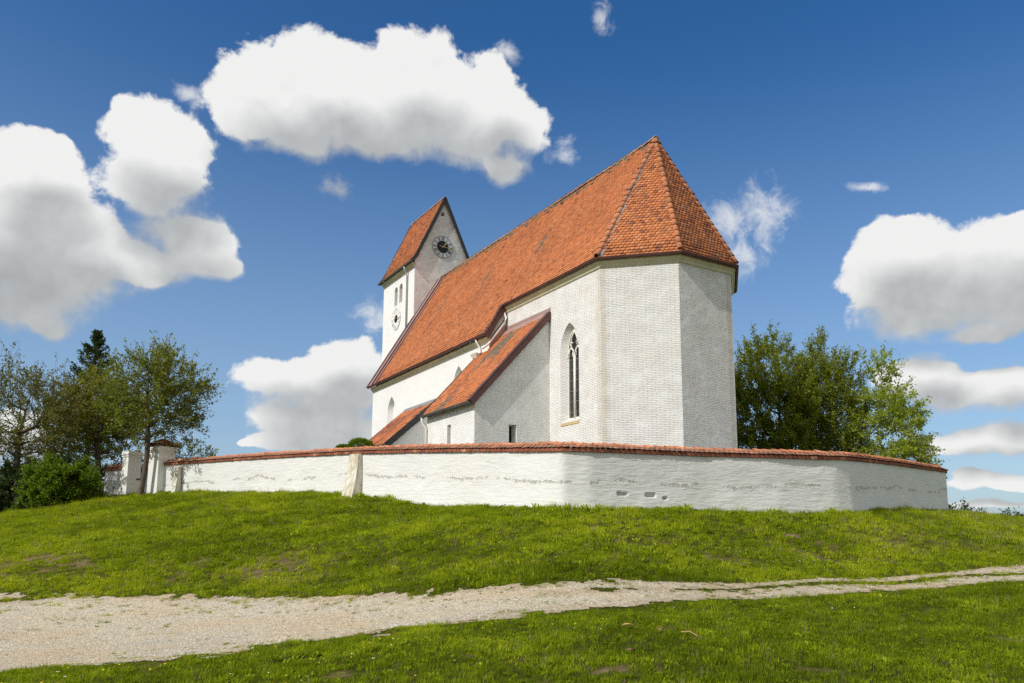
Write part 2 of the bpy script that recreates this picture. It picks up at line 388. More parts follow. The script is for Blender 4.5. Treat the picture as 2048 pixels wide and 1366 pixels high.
# one regular height grid, sampled bilinearly by everything that stands on it
GX = np.arange(-62, 62.01, .25); GY = np.arange(-14, 92.01, .25)
gxx, gyy = np.meshgrid(GX, GY)
GZ = H(gxx, gyy)
def HZ(x, y):
    x = np.asarray(x, float); y = np.asarray(y, float)
    i = np.clip((x - GX[0]) / .25, 0, len(GX) - 1.001); j = np.clip((y - GY[0]) / .25, 0, len(GY) - 1.001)
    i0 = i.astype(int); j0 = j.astype(int); a = i - i0; b = j - j0
    return (GZ[j0, i0] * (1 - a) + GZ[j0, i0 + 1] * a) * (1 - b) + (GZ[j0 + 1, i0] * (1 - a) + GZ[j0 + 1, i0 + 1] * a) * b

def bareness(X, Y):
    """worn, dry ground: the foot of the bank above the track and scuffed spots"""
    dup = seg_dist(X, Y, UP)
    above = ~inside(X, Y, ROADPOLY) & (Y > np.interp(X, [p[0] for p in UP], [p[1] for p in UP]))
    bank = np.where(above, sstep(.5, 1.6, dup) * (1 - sstep(3.2, 6.2, dup)), 0)
    wl = np.interp(X, [-16, -8, -3, 1, 6, 14], [1.05, .85, .5, .4, .6, .5])
    n = fbm(X * .8, Y * .8, 41, 5)
    n3 = fbm(X * 3.2, Y * 3.2, 47, 4)
    b = bank * wl * sstep(.38, .66, n * .6 + n3 * .4) * .85
    spots = sstep(.68, .78, fbm(X * 1.3, Y * 1.3, 57, 4)) * .45
    # small scrapes
    for (cx, cy, r) in [(9.0, 25.4, .35), (8.14, 22.86, .40), (8.75, 22.4, .32), (7.6, 21.2, .3), (3.1, 9.3, .18), (3.4, 8.9, .18), (-.4, 9.9, .35), (6.6, 10.8, .28), (7.0, 11.4, .28), (-1.9, 9.3, .3), (1.1, 9.1, .25), (2.5, 10.6, .2)]:
        b = np.maximum(b, (1 - sstep(r * .4, r, np.hypot((X - cx), (Y - cy) * 1.1) + (n - .5) * .4 + (n3 - .5) * .6)) * .8)
    return np.clip(np.maximum(b, spots), 0, 1)

def mat_ground():
    t = NT('meadow_soil'); ob = t.coord()
    a = t.new('ShaderNodeAttribute'); a.attribute_name = 'bare'
    n = t.noise(ob, 1.3, 6, .65); f = t.noise(ob, 38, 5, .75)
    green = t.ramp(n, [(.3, (.05, .06, .008)), (.7, (.09, .10, .012))])
    green = t.mix(1.0, green, t.ramp(f, [(.3, .6), (.7, 1.3)]), 'MULTIPLY')
    soil = t.ramp(t.noise(ob, 7, 6, .7), [(.3, (.13, .085, .045)), (.55, (.24, .17, .095)), (.8, (.33, .26, .15))])
    m_ = t.ramp(t.math('ADD', a.outputs['Fac'], t.math('MULTIPLY', t.math('SUBTRACT', t.noise(ob, 5, 5, .7), .5), .5)), [(.3, 0.0), (.75, 1.0)])
    return t.out(t.mix(m_, green, soil), .95, t.bump(f, .9, .04), .05)
M['ground'] = mat_ground()
def grid_faces(ny, nx):
    i = np.arange(ny - 1)[:, None] * nx + np.arange(nx - 1)[None]
    i = i.ravel(); return np.c_[i, i + 1, i + nx + 1, i + nx]
V = np.c_[gxx.ravel(), gyy.ravel(), GZ.ravel()]
g = np_mesh_obj('ground', V, grid_faces(*gxx.shape), M['ground'], smooth=True, attr={'bare': bareness(gxx, gyy).ravel()})
tag(g, 'grassy hillock rising from the track to the churchyard wall', 'ground', kind='structure')
# the lower land far around the hill, joined edge to edge outside the fine grid
rr = np.concatenate([[0], np.geomspace(1, 3000, 40)])
per = [(x, GY[0]) for x in GX[::4]] + [(GX[-1], y) for y in GY[::4]] + [(x, GY[-1]) for x in GX[::-4]] + [(GX[0], y) for y in GY[::-4]]
per = np.array(per); cen = np.array([0, 39.0]); dirs = per - cen; dirs /= np.linalg.norm(dirs, axis=1)[:, None]
FV = []
for k, r_ in enumerate(rr):
    q = per + dirs * r_
    z0 = HZ(per[:, 0], per[:, 1]); tt = sstep(0, 70, np.full(len(per), r_))
    FV.append(np.c_[q, z0 * (1 - tt) + tt * (-9 + (fbm(q[:, 0] * .004, q[:, 1] * .004, 3, 3) - .5) * 8 - np.minimum(r_ * .006, 9)) - (.0 if r_ else 0)])
n_ = len(per); FV = np.concatenate(FV)
i = (np.arange(len(rr) - 1)[:, None] * n_ + np.arange(n_ - 1)[None]).ravel()
g2 = np_mesh_obj('terrain', FV, np.c_[i, i + 1, i + n_ + 1, i + n_], M['ground'], smooth=True, attr={'bare': np.zeros(len(FV))})
tag(g2, 'low green farmland spreading out far below the hillock', 'terrain', kind='structure')

# ---- gravel track
def mat_gravel():
    t = NT('gravel'); ob = t.coord()
    big = t.noise(ob, .45, 5, .6); mid = t.noise(ob, 3.2, 6, .7); fine = t.noise(ob, 55, 4, .8)
    vo = t.new('ShaderNodeTexVoronoi'); vo.inputs['Scale'].default_value = 26; t.link(ob, vo.inputs['Vector'])
    col = t.ramp(big, [(.34, (.58, .52, .42)), (.5, (.62, .55, .42)), (.66, (.62, .49, .33))])
    col = t.mix(t.ramp(mid, [(.45, 0.0), (.7, .45)]), col, (.46, .38, .28))
    st = t.ramp(vo.outputs['Color'], [(.2, .70), (.8, 1.25)])
    col = t.mix(.75, col, st, 'MULTIPLY')
    col = t.mix(1.0, col, t.ramp(fine, [(.3, .62), (.7, 1.3)]), 'MULTIPLY')
    sandy = t.ramp(t.noise(t.mapping(ob, (.35, 1.6, 1)), 1.1, 5, .65), [(.50, 0.0), (.66, .55)])
    col = t.mix(sandy, col, t.mix(t.noise(ob, 9, 5, .7), (.52, .38, .22), (.68, .55, .36)))
    dk = t.ramp(t.noise(t.mapping(ob, (2, 4.2, 2)), 3.3, 8, .82), [(.60, 0.0), (.68, .75)])
    col = t.mix(dk, col, (.15, .125, .08))
    at = t.new('ShaderNodeAttribute'); at.attribute_name = 'edge'
    soil = t.math('MULTIPLY', t.math('SUBTRACT', 1.0, at.outputs['Fac']), t.ramp(t.noise(ob, 4, 6, .7), [(.35, .1), (.6, .85)]))
    col = t.mix(soil, col, (.34, .25, .15))
    h = t.math('ADD', t.math('MULTIPLY', vo.outputs['Distance'], -1.0), t.math('MULTIPLY', fine, .8))
    h = t.math('ADD', h, t.math('MULTIPLY', mid, 2.2))
    return t.out(col, .95, t.bump(h, .8, .03), .1)
M['gravel'] = mat_gravel()
tx = np.arange(-17.4, 21.4, .07); ty = np.arange(8.4, 25.6, .07)
txx, tyy = np.meshgrid(tx, ty)
rd = road(txx, tyy)
F_ = grid_faces(*txx.shape)
keep = (rd.ravel()[F_].mean(axis=1) > 0)
F_ = F_[keep]; used = np.unique(F_); remap = np.full(txx.size, -1); remap[used] = np.arange(len(used))
tz = HZ(txx, tyy) + .012
TV = np.c_[txx.ravel(), tyy.ravel(), tz.ravel()][used]
tr = np_mesh_obj('gravel_track', TV, remap[F_], M['gravel'], smooth=True)
ea = tr.data.attributes.new('edge', 'FLOAT', 'POINT'); ea.data.foreach_set('value', np.clip(rd.ravel()[used] / .55, 0, 1).astype(np.float32))
tag(tr, 'pale gravel track widening to the lower left with grassy middle strip', 'track', kind='structure')

# ------------------------------------------------------------------ roofs
def tile_template(w, L, drop=.05, th=.026):
    """one plain tile with a rounded lower end: x across, y up the slope, z off the roof"""
    h = w / 2; hs = h * .96
    arc = [(-hs, .05), (-hs * .72, .018), (-hs * .28, .0), (hs * .28, .0), (hs * .72, .018), (hs, .05)]
    top = [(-hs, L, .006), (hs, L, .006)]
    zt = lambda y: .006 + drop * (1 - y / L)
    v = [(x, y, zt(y)) for x, y in arc] + [top[1], top[0]]        # 0-5 arc, 6 tr, 7 tl
    v += [(x, y, zt(y) - th) for x, y in arc]                      # 8-13
    f = [(0, 1, 2, 3), (0, 3, 4, 5), (7, 0, 5, 6)]
    f += [(i + 8, i + 9, i + 1, i) for i in range(5)]
    return np.array(v), f
def tiles(name, mat, parent, O, tdir, sdir, poly, w=.175, ex=.145, old=None, seed=1, jit=.006):
    """cover polygon poly (t across, s up the slope from O) with overlapping tiles"""
    O = np.array(O); tdir = np.array(tdir) / np.linalg.norm(tdir); sdir = np.array(sdir) / np.linalg.norm(sdir)
    n = np.cross(tdir, sdir)
    if n[2] < 0: n = -n
    tv, tf = tile_template(w, ex * 1.9)
    ps = np.array(poly); s0, s1 = ps[:, 1].min(), ps[:, 1].max(); t0, t1 = ps[:, 0].min(), ps[:, 0].max()
    rng = np.random.default_rng(seed); cs = []
    for r in range(int((s1 - s0) / ex) + 1):
        k = np.arange(int((t1 - t0) / w) + 2)
        tt = t0 + (k + .5 * (r % 2)) * w; ss = np.full(len(tt), s0 + r * ex)
        ok = inside(tt, np.minimum(ss + ex * .35, s1 - .01), [tuple(q) for q in poly])
        cs.append(np.c_[tt[ok], ss[ok]])
    cs = np.concatenate(cs); m = len(cs)
    sag = fbm(cs[:, 0] * .45, cs[:, 1] * .45, seed + 60, 3) * .07
    ang = rng.normal(0, .012, m); lift = rng.random(m) * .012
    x = tv[None, :, 0] * np.cos(ang)[:, None] - tv[None, :, 1] * np.sin(ang)[:, None] + cs[:, 0:1] + rng.normal(0, jit * .5, m)[:, None]
    y = tv[None, :, 1] * np.cos(ang)[:, None] + tv[None, :, 0] * np.sin(ang)[:, None] + cs[:, 1:2] + rng.normal(0, jit, m)[:, None]
    z = tv[None, :, 2] + (lift * rng.random(m))[:, None] * (1 - tv[None, :, 1] / (ex * 1.9)) + sag[:, None] * np.clip((cs[:, 1:2] - s0), 0, .5) * 2
    P = O + x[..., None] * tdir + y[..., None] * sdir + z[..., None] * n
    nv = len(tv); base = np.arange(m) * nv
    F = (np.array(tf)[None] + base[:, None, None]).reshape(-1, 4)
    # outward facing
    o = np_mesh_obj(name, P.reshape(-1, 3), F, None, parent)
    mats = [mat] + (list(old[0]) if old else [])
    for q in mats: o.data.materials.append(q)
    if old:
        idx = old[1](cs, rng)
        o.data.polygons.foreach_set('material_index', np.repeat(idx, len(tf)).astype(np.int32))
    return o
def slab(name, parent, pts, mat=None, th=.05, drop=.0):
    """closed thin slab under the tiles; pts counter-clockwise seen from outside"""
    P = [np.array(q) for q in pts]
    n = np.cross(P[1] - P[0], P[2] - P[0]); n /= np.linalg.norm(n)
    if n[2] < 0: n = -n
    top = [tuple(q - n * drop) for q in P]; bot = [tuple(q - n * (drop + th)) for q in P]
    k = len(P)
    tri = tessellate_polygon([[Vector(q) for q in top]])
    fs = [tuple(t) for t in tri] + [tuple(i + k for i in t[::-1]) for t in tri] + [(i, (i + 1) % k, k + (i + 1) % k, k + i) for i in range(k)]
    return mesh_obj(name, top + bot, fs, mat or M['underlay'], parent)
def ridge_run(name, mat, parent, pts, r=.115, step=.34, seed=0, mats=None):
    """half round cover tiles lapped along a line, upper end to lower end"""
    vs = []; fs = []; rng = np.random.default_rng(seed)
    for a, b in zip(pts[:-1], pts[1:]):
        a = np.array(a, float); b = np.array(b, float); L = np.linalg.norm(b - a); d = (b - a) / L
        up = np.array([0, 0, 1.0]); side = np.cross(d, up); side /= np.linalg.norm(side); nn = np.cross(side, d)
        k = max(1, int(L / step))
        for i in range(k):
            c0 = a + d * (L * i / k - .02); c1 = a + d * (L * (i + 1) / k + .035)
            jz = rng.normal(0, .006); ra, rb = r * .86, r * 1.05
            n0 = len(vs)
            for (c, rad, lift) in ((c0, ra, -.012), (c1, rb, .016), (c1 - d * .0, rb - .02, .012), ):
                for q in range(7):
                    th = math.pi * (q / 6)
                    vs.append(tuple(c + side * (math.cos(th) * rad) + nn * (math.sin(th) * rad * .85 + lift + jz - .02)))
            for ring in (0, 1):
                for q in range(6):
                    fs.append((n0 + ring * 7 + q, n0 + ring * 7 + q + 1, n0 + (ring + 1) * 7 + q + 1, n0 + (ring + 1) * 7 + q))
    o = mesh_obj(name, vs, fs, mat, parent)
    o.data.polygons.foreach_set('use_smooth', np.ones(len(fs), dtype=bool))
    return o
def sweep(name, mat, parent, path, prof, out_side=1, close_prof=True, smooth=False):
    """sweep a profile of (outward, z) along a plan path of (x,y,z0) with mitred corners"""
    P = [np.array(q, float) for q in path]; vs = []
    for i, p in enumerate(P):
        def nrm(a, b):
            d = (b - a)[:2]; d = d / np.linalg.norm(d); return np.array([d[1], -d[0]]) * out_side
        if i == 0: m = nrm(P[0], P[1])
        elif i == len(P) - 1: m = nrm(P[-2], P[-1])
        else:
            a = nrm(P[i - 1], P[i]); b = nrm(P[i], P[i + 1]); m = (a + b); m = m / np.dot(m, m) * 2 if np.dot(m, m) > .2 else a
            m = (a + b) / (1 + np.dot(a, b))
        for (o_, z_) in prof: vs.append((p[0] + m[0] * o_, p[1] + m[1] * o_, p[2] + z_))
    k = len(prof); fs = []
    for i in range(len(P) - 1):
        for j in range(k if close_prof else k - 1):
            j2 = (j + 1) % k; fs.append((i * k + j, (i + 1) * k + j, (i + 1) * k + j2, i * k + j2))
    if close_prof: fs += [tuple(range(k))[::-1], tuple((len(P) - 1) * k + j for j in range(k))]
    return mesh_obj(name, vs, fs, mat, parent, smooth=smooth)

# ------------------------------------------------------------------ masonry with openings
def arch_loop(c, hw, z0, zs, za, n=9):
    """pointed opening outline, counter-clockwise: sill z0, springing zs, apex za"""
    h = za - zs; Rr = (h * h + hw * hw) / (2 * hw)
    pts = [(c - hw, z0), (c + hw, z0), (c + hw, zs)]
    for i in range(1, n):
        # right arc centred at c+hw-R
        a1 = math.asin(min(1, h / Rr)); a = a1 * i / n
        pts.append((c + hw - Rr + Rr * math.cos(a), zs + Rr * math.sin(a)))
    pts.append((c, za))
    for i in range(n - 1, 0, -1):
        a1 = math.asin(min(1, h / Rr)); a = a1 * i / n
        pts.append((c - hw + Rr - Rr * math.cos(a), zs + Rr * math.sin(a)))
    pts.append((c - hw, zs))
    return pts
def round_loop(c, hw, z0, zs, n=8):
    return [(c - hw, z0), (c + hw, z0)] + [(c + hw * math.cos(math.pi * i / n), zs + hw * math.sin(math.pi * i / n)) for i in range(n + 1)]
def rect_loop(a, b, z0, z1): return [(a, z0), (b, z0), (b, z1), (a, z1)]
def scale_loop(l, fx, fz):
    cx = (min(p[0] for p in l) + max(p[0] for p in l)) / 2; cz = (min(p[1] for p in l) + max(p[1] for p in l)) / 2
    return [(cx + (p[0] - cx) * fx, cz + (p[1] - cz) * fz) for p in l]
def masonry(faces):
    """faces: list of (fn(s,z,depth)->xyz, outline, openings[(loop, depth, fx, fz)], uv offset) -> verts, faces, uvs"""
    vs, fs, uv = [], [], []
    for fn, outline, holes, off in faces:
        loops = [outline] + [h[0][::-1] for h in holes]
        tri = tessellate_polygon([[Vector((p[0], p[1], 0)) for p in l] for l in loops])
        flat = [p for l in loops for p in l]; n = len(vs)
        vs += [fn(p[0], p[1], 0) for p in flat]; uv += [(p[0] + off, p[1]) for p in flat]; fs += [tuple(i + n for i in t) for t in tri]
        for (l, dep, fx, fz) in holes:
            l2 = scale_loop(l, fx, fz); n = len(vs); k = len(l)
            vs += [fn(p[0], p[1], 0) for p in l] + [fn(p[0], p[1], dep) for p in l2]
            uv += [(p[0] + off, p[1]) for p in l] + [(p[0] + off + dep * .8, p[1] + dep * .3) for p in l2]
            fs += [(n + i, n + (i + 1) % k, n + k + (i + 1) % k, n + k + i) for i in range(k)]
    return vs, fs, uv
def wall_obj(name, mat, parent, faces):
    vs, fs, uv = masonry(faces); return mesh_obj(name, vs, fs, mat, parent, uv=uv)
def loop_face(name, mat, parent, fn, loop, dep):
    tri = tessellate_polygon([[Vector((p[0], p[1], 0)) for p in loop]])
    return mesh_obj(name, [fn(p[0], p[1], dep) for p in loop], [tuple(t) for t in tri], mat, parent)

# ================================================================== THE CHURCH
church = thing('church', 'whitewashed Gothic church with red tiled roofs and saddle-roofed clock tower', 'church', W(10, 0, 2.3))
Z0 = 1.2; ZT = 10.62; E_ = 1.383; CU = 2.058; HW = 3.516; NW = 4.416; UN = 9.165; UW = 23.6; ZR = 17.0; UA = 2.66
def fS(v):  return lambda s, z, d=0: W(s, v + d, z)            # south facing plane, s = u
def fE(u):  return lambda s, z, d=0: W(u + d, s, z)            # east facing plane, s = v
def fN(v):  return lambda s, z, d=0: W(s, v - d, z)
def fW(u):  return lambda s, z, d=0: W(u - d, s, z)
q_ = math.hypot(CU, HW - E_)
def fSE(s, z, d=0):
    t = s / q_; return W(CU * (1 - t) + d * .7, -HW + (HW - E_) * t + d * .7, z)
def fNE(s, z, d=0):
    t = s / q_; return W(CU * t + d * .7, E_ + (HW - E_) * t - d * .7, z)
cw = arch_loop(4.135, .636, 4.78, 7.72, 8.82)
choir = wall_obj('choir_wall', M['brick'], church, [
    (fS(-HW), [(CU, Z0), (UN, Z0), (UN, ZT), (CU, ZT)], [(cw, .24, .72, .94)], 0),
    (fSE, [(0, Z0), (q_, Z0), (q_, ZT), (0, ZT)], [], 40.3),
    (fE(0), [(-E_, Z0), (E_, Z0), (E_, ZT), (-E_, ZT)], [], 60.7),
    (fNE, [(0, Z0), (q_, Z0), (q_, ZT), (0, ZT)], [], 80.1),
    (fN(HW), [(CU, Z0), (UN, Z0), (UN, ZT), (CU, ZT)], [], 90)])
# choir window: jamb, mullion, two cusped lights and an eye
def tracery_window():
    win = mesh_obj('window', *(lambda L: ([fS(-HW)(p[0], p[1], .245) for p in L] + [fS(-HW)(p[0], p[1], .245) for p in scale_loop(L, .88, .975)] + [fS(-HW)(p[0], p[1], .32) for p in scale_loop(L, .88, .975)],
        [(i, (i + 1) % len(L), len(L) + (i + 1) % len(L), len(L) + i) for i in range(len(L))] + [(len(L) + i, len(L) + (i + 1) % len(L), 2 * len(L) + (i + 1) % len(L), 2 * len(L) + i) for i in range(len(L))]))(scale_loop(cw, .72, .94)), M['tracery'], church)
    L = scale_loop(cw, .72, .94); c = 4.135; hw = .636 * .72
    z0 = min(p[1] for p in L); za = max(p[1] for p in L)
    b = MB(); y = -HW + .26
    zs = 7.42
    def bar(pts, r): b.tube([W(p[0], y, p[1]) for p in pts], r, 6)
    bar([(c, z0), (c, zs + .05)], .062)
    for k in (-1, 1):
        cc = c + k * hw / 2; ar = arch_loop(cc, hw / 2, zs - .1, zs, zs + .42, 5)
        bar(ar[2:] , .042)
        for m in (-1, 1):                                           # cusps
            bar([(cc + m * hw * .47, zs + .10), (cc + m * hw * .20, zs + .07), (cc + m * hw * .26, zs + .22)], .035)
    bar([(c, zs + .16), (c - .27, zs + .55), (c - .16, zs + .85), (c, za - .12)], .045)
    bar([(c, zs + .16), (c + .27, zs + .55), (c + .16, zs + .85), (c, za - .12)], .045)
    for m in (-1, 1): bar([(c + m * .24, zs + .66), (c + m * .10, zs + .60), (c + m * .18, zs + .50)], .036)
    b.build('tracery', M['tracery'], win, True)
    g = loop_face('glass', M['glass'], win, fS(-HW), scale_loop(cw, .70, .93), .31)
    for k in range(7):
        zz = z0 + .28 + k * .43; s = MB()
        if zz < zs + .02: s.tube([W(c - hw * .95, -HW + .295, zz), W(c + hw * .95, -HW + .295, zz)], .013, 5); s.build('saddle_bar', M['lead'], win)
    sl = MB()
    sl.hexa([W(3.50, -HW - .02, 4.62), W(4.77, -HW - .02, 4.62), W(4.62, -HW + .3, 4.70), W(3.65, -HW + .3, 4.70)], [W(3.50, -HW - .02, 4.72), W(4.77, -HW - .02, 4.72), W(4.62, -HW + .3, 4.93), W(3.65, -HW + .3, 4.93)])
    sl.build('sill', M['sill'], win)
tracery_window()

# nave
def roof_z(v): return ZR - 1.662 * abs(v)
nw1 = arch_loop(20.60, .56, 5.6, 7.35, 8.27); nw2 = arch_loop(12.17, .56, 5.6, 7.45, 8.46)
wall_obj('nave_wall', M['plaster'], church, [
    (fS(-NW), [(UN, Z0), (UW, Z0), (UW, 9.15), (UN, 9.15)], [(nw1, .26, .8, .95), (nw2, .26, .8, .95)], 0),
    (fE(UN), [(-NW, Z0), (-HW - .002, Z0), (-HW - .002, roof_z(HW) - .22), (-NW, 9.15)], [], 30),
    (fE(UN), [(HW + .002, Z0), (NW, Z0), (NW, 9.15), (HW + .002, roof_z(HW) - .22)], [], 35),
    (fN(NW), [(UN, Z0), (UW, Z0), (UW, 9.15), (UN, 9.15)], [], 40),
    (fW(UW), [(-NW, Z0), (NW, Z0), (NW, 9.15), (0, ZR - .3), (-NW, 9.15)], [], 60)])
for lp in (nw1, nw2):
    wv = loop_face('blind_window', M['plaster'], church, fS(-NW), scale_loop(lp, .8, .95), .262)
    b = MB(); inner = scale_loop(lp, .66, .88)
    b.tube([fS(-NW)(p[0], p[1], .258) for p in inner + inner[:1]], .03, 6); b.build('window_frame', M['tracery'], wv)

# main roof: one saddle over choir and nave with a polygonal east end
RO = .215
t22 = math.tan(R(23))
G1 = np.array([CU - RO * t22 - .0, -HW - RO]); G2 = np.array([-RO, -E_ - RO * t22])
ZG = 10.79
def P3(u, v, z): return np.array(W(u, v, z))
main = slab('main_roof', church, [P3(UA, 0, ZR), P3(UW, 0, ZR), P3(UW, -NW - .22, roof_z(NW + .22)), P3(UN - .12, -NW - .22, roof_z(NW + .22)), P3(UN - .12, -HW - RO, ZG), P3(G1[0], G1[1], ZG)])
main['label'] = 'steep red tiled main roof with polygonal east end'
def south_patch(cs, rng):
    u = cs[:, 0]; v = -(NW + .22) + cs[:, 1] * (1 / math.hypot(1, 1.662))
    idx = np.zeros(len(u), int)
    for (a, b) in ((13.88, -1.9), (8.68, -1.81), (18.91, -2.08)):
        e = np.hypot((u - a) / .17, (v - b) / .38) + (rng.random(len(u)) - .5) * .5
        idx[e < 1] = 2
        e = np.hypot((u - a - .1) / .2, (v - b + .9) / .8) + (rng.random(len(u)) - .5) * 1.1
        idx[(e < .9) & (idx == 0) & (rng.random(len(u)) < .45)] = 1
    idx[(idx == 0) & (rng.random(len(u)) < .03)] = 1
    idx[(v > -.28) & (rng.random(len(u)) < .55)] = 2
    return idx
sl_ = math.hypot(1, 1.662)
SD = (P3(0, 0, ZR) - P3(0, -NW - .22, roof_z(NW + .22)))
se = (NW + .22 - HW - RO) * sl_
polyS = [(UN - .1, 0), (UW - 1.15, 0), (UW - 1.15, (NW + .22) * sl_), (UA + .05, (NW + .22) * sl_), (G1[0] + .02, se), (UN - .1, se)]
tiles('roof_tiles', M['tile'], main, W(0, -NW - .22, roof_z(NW + .22)), AX, SD, polyS, old=([M['tile_old'], M['tile_mossy']], south_patch), seed=3)
tiles('roof_tiles', M['tile_old'], main, W(0, NW + .22, roof_z(NW + .22)), AX, P3(0, 0, ZR) - P3(0, NW + .22, roof_z(NW + .22)), polyS, seed=4, w=.2, ex=.17)
slab('roof_boarding', main, [P3(UW, 0, ZR), P3(UA, 0, ZR), P3(G1[0], -G1[1], ZG), P3(UN - .12, HW + RO, ZG), P3(UN - .12, NW + .22, roof_z(NW + .22)), P3(UW, NW + .22, roof_z(NW + .22))])
def facet(a, b, mat, seed, old=None):
    """hip facet between eave corners a -> b (u,v)"""
    A = P3(a[0], a[1], ZG); Bq = P3(b[0], b[1], ZG); T = P3(UA, 0, ZR)
    slab('roof_boarding', main, [A, Bq, T])
    td = (Bq - A); L = np.linalg.norm(td); td = td / L; k = np.dot(T - A, td); sd = T - A - td * k; S = np.linalg.norm(sd)
    tiles('roof_tiles', mat, main, A, td, sd, [(-.04, -.02), (L + .04, -.02), (k + .02, S), (k - .02, S)], seed=seed, old=old)
mix_old = lambda cs, rng: (rng.random(len(cs)) < .12).astype(int)
facet(G1, G2, M['tile'], 5, ([M['tile_old']], mix_old))
facet(G2, (G2[0], -G2[1]), M['tile'], 6, ([M['tile_old']], lambda cs, rng: (rng.random(len(cs)) < .45).astype(int)))
facet((G2[0], -G2[1]), (G1[0], -G1[1]), M['tile'], 7)
for nm, c, m_ in (('hip_tiles', G1, M['tile_ridge']), ('hip_tiles', G2, M['tile_ridge']), ('hip_tiles', (G2[0], -G2[1]), M['tile_ridge']), ('hip_tiles', (G1[0], -G1[1]), M['tile_ridge'])):
    ridge_run(nm, m_, main, [W(UA, 0, ZR + .12), W(c[0], c[1], ZG + .16)], .115, .33, 3)
# lead valley strip beside the first hip
a_ = P3(UA, 0, ZR + .03); b_ = P3(G1[0], G1[1], ZG + .03); d_ = (P3(G2[0], G2[1], ZG + .03) - b_); d_ /= np.linalg.norm(d_)
fl = MB(); up_ = np.array([0, 0, .075]); w0 = .04; w1 = .25
fl.hexa([b_ + d_ * w0 + up_, b_ + d_ * w1 + up_, a_ + d_ * .13 + up_ - (a_ - b_) * .03, a_ + up_ - (a_ - b_) * .03], [b_ + d_ * w0 + up_ * 2, b_ + d_ * w1 + up_ * 2, a_ + d_ * .13 + up_ * 2 - (a_ - b_) * .03, a_ + up_ * 2 - (a_ - b_) * .03])
fl.build('hip_flashing', M['lead'], main)
ridge_run('ridge_tiles', M['ridge_mortar'], main, [W(u_, 0, ZR + .06 + .025 * math.sin(u_ * .9) - .05 * math.sin((u_ - UA) / (UW - UA) * math.pi)) for u_ in np.linspace(UW, UA - .05, 9)], .14, .40, 9)
for uu in (3.98, 5.38, 6.71, 7.96, 9.22, 10.46, 12.5, 14.64, 16.9, 19.2, 21.4):       # little ventilator tiles below the ridge
    b = MB(); vv = -.26; zc = roof_z(vv); dn = np.array(SD) / np.linalg.norm(SD)
    c = P3(uu, vv, zc); nrm = np.cross(AX, dn); nrm = nrm if nrm[2] > 0 else -nrm
    b.hexa([c - AX * .08 + nrm * .03, c + AX * .08 + nrm * .03, c + AX * .08 + dn * .2 + nrm * .03, c - AX * .08 + dn * .2 + nrm * .03], [c - AX * .06 + nrm * .12, c + AX * .06 + nrm * .12, c + AX * .06 + dn * .2 + nrm * .05, c - AX * .06 + dn * .2 + nrm * .05])
    b.build('vent_tile', M['hub'], main)
# west verge in folded copper
def on_roof(u, v, h):
    n = np.array([0, -1.662, 1.0]) / sl_; return W(u, v + n[1] * h * 1, roof_z(v) + n[2] * h)
vg = MB()
for (u0, u1, h0, h1) in ((UW - 1.18, UW - .62, .03, .075), (UW - .60, UW + .02, .05, .11)):
    vg.hexa([on_roof(u0, -NW - .26, h0), on_roof(u1, -NW - .26, h0), on_roof(u1, 0, h0), on_roof(u0, 0, h0)], [on_roof(u0, -NW - .26, h1), on_roof(u1, -NW - .26, h1), on_roof(u1, 0, h1), on_roof(u0, 0, h1)])
vg.build('verge_flashing', M['copper_pink'], main)
vr = MB()
for u0, w_ in ((UW + .05, .07), (UW - .60, .045), (UW - 1.18, .03)):
    vr.tube([on_roof(u0, -NW - .27, .12), on_roof(u0, -.02, .12)], w_, 6)
vr.build('verge_rolls', M['copper'], main)
# nave east verge board
ve = MB()
ve.hexa([on_roof(UN - .16, -NW - .26, -.20), on_roof(UN - .11, -NW - .26, -.20), on_roof(UN - .11, -HW - RO, -.20), on_roof(UN - .16, -HW - RO, -.20)], [on_roof(UN - .16, -NW - .26, .07), on_roof(UN - .11, -NW - .26, .07), on_roof(UN - .11, -HW - RO, .07), on_roof(UN - .16, -HW - RO, .07)])
ve.hexa([on_roof(UN - .16, -NW - .26, .04), on_roof(UN + .10, -NW - .26, .04), on_roof(UN + .10, -HW - RO, .04), on_roof(UN - .16, -HW - RO, .04)], [on_roof(UN - .16, -NW - .26, .09), on_roof(UN + .10, -NW - .26, .09), on_roof(UN + .10, -HW - RO, .09), on_roof(UN - .16, -HW - RO, .09)])
ve.build('verge_board', M['copper'], main)
gut = [(-.08, .02), (-.05, -.05), (.0, -.085), (.055, -.05), (.08, .03), (.055, .03), (.03, -.02), (0, -.05), (-.04, -.02), (-.055, .02)]
pathC = [W(UN - .1, -HW - RO - .03, ZG), W(G1[0] - .0, G1[1] - .03, ZG), W(G2[0] - .03, G2[1], ZG), W(G2[0] - .03, -G2[1], ZG), W(G1[0], -G1[1] + .03, ZG), W(UN - .1, HW + RO + .03, ZG)]
sweep('gutter', M['copper'], main, pathC, gut, 1)
sweep('gutter', M['copper'], main, [W(UW + .05, -NW - .30, roof_z(NW + .22) - .0), W(UN - .15, -NW - .30, roof_z(NW + .22) - .0)], gut, 1)
# plastered cornice under the eaves
cor = [(0, -.22), (.05, -.20), (.09, -.10), (.17, -.02), (.19, .1), (-.05, .1), (-.05, -.22)]
sweep('cornice', M['cornice'], church, [W(UN - .02, -HW, ZG - .1), W(CU, -HW, ZG - .1), W(0, -E_, ZG - .1), W(0, E_, ZG - .1), W(CU, HW, ZG - .1), W(UN, HW, ZG - .1)], cor, 1)
sweep('cornice', M['cornice'], church, [W(UW, -NW, 9.18), W(UN - .06, -NW, 9.18)], [(0, -.16), (.05, -.14), (.1, -.06), (.17, 0), (.18, .06), (-.05, .12), (-.05, -.16)], 1)

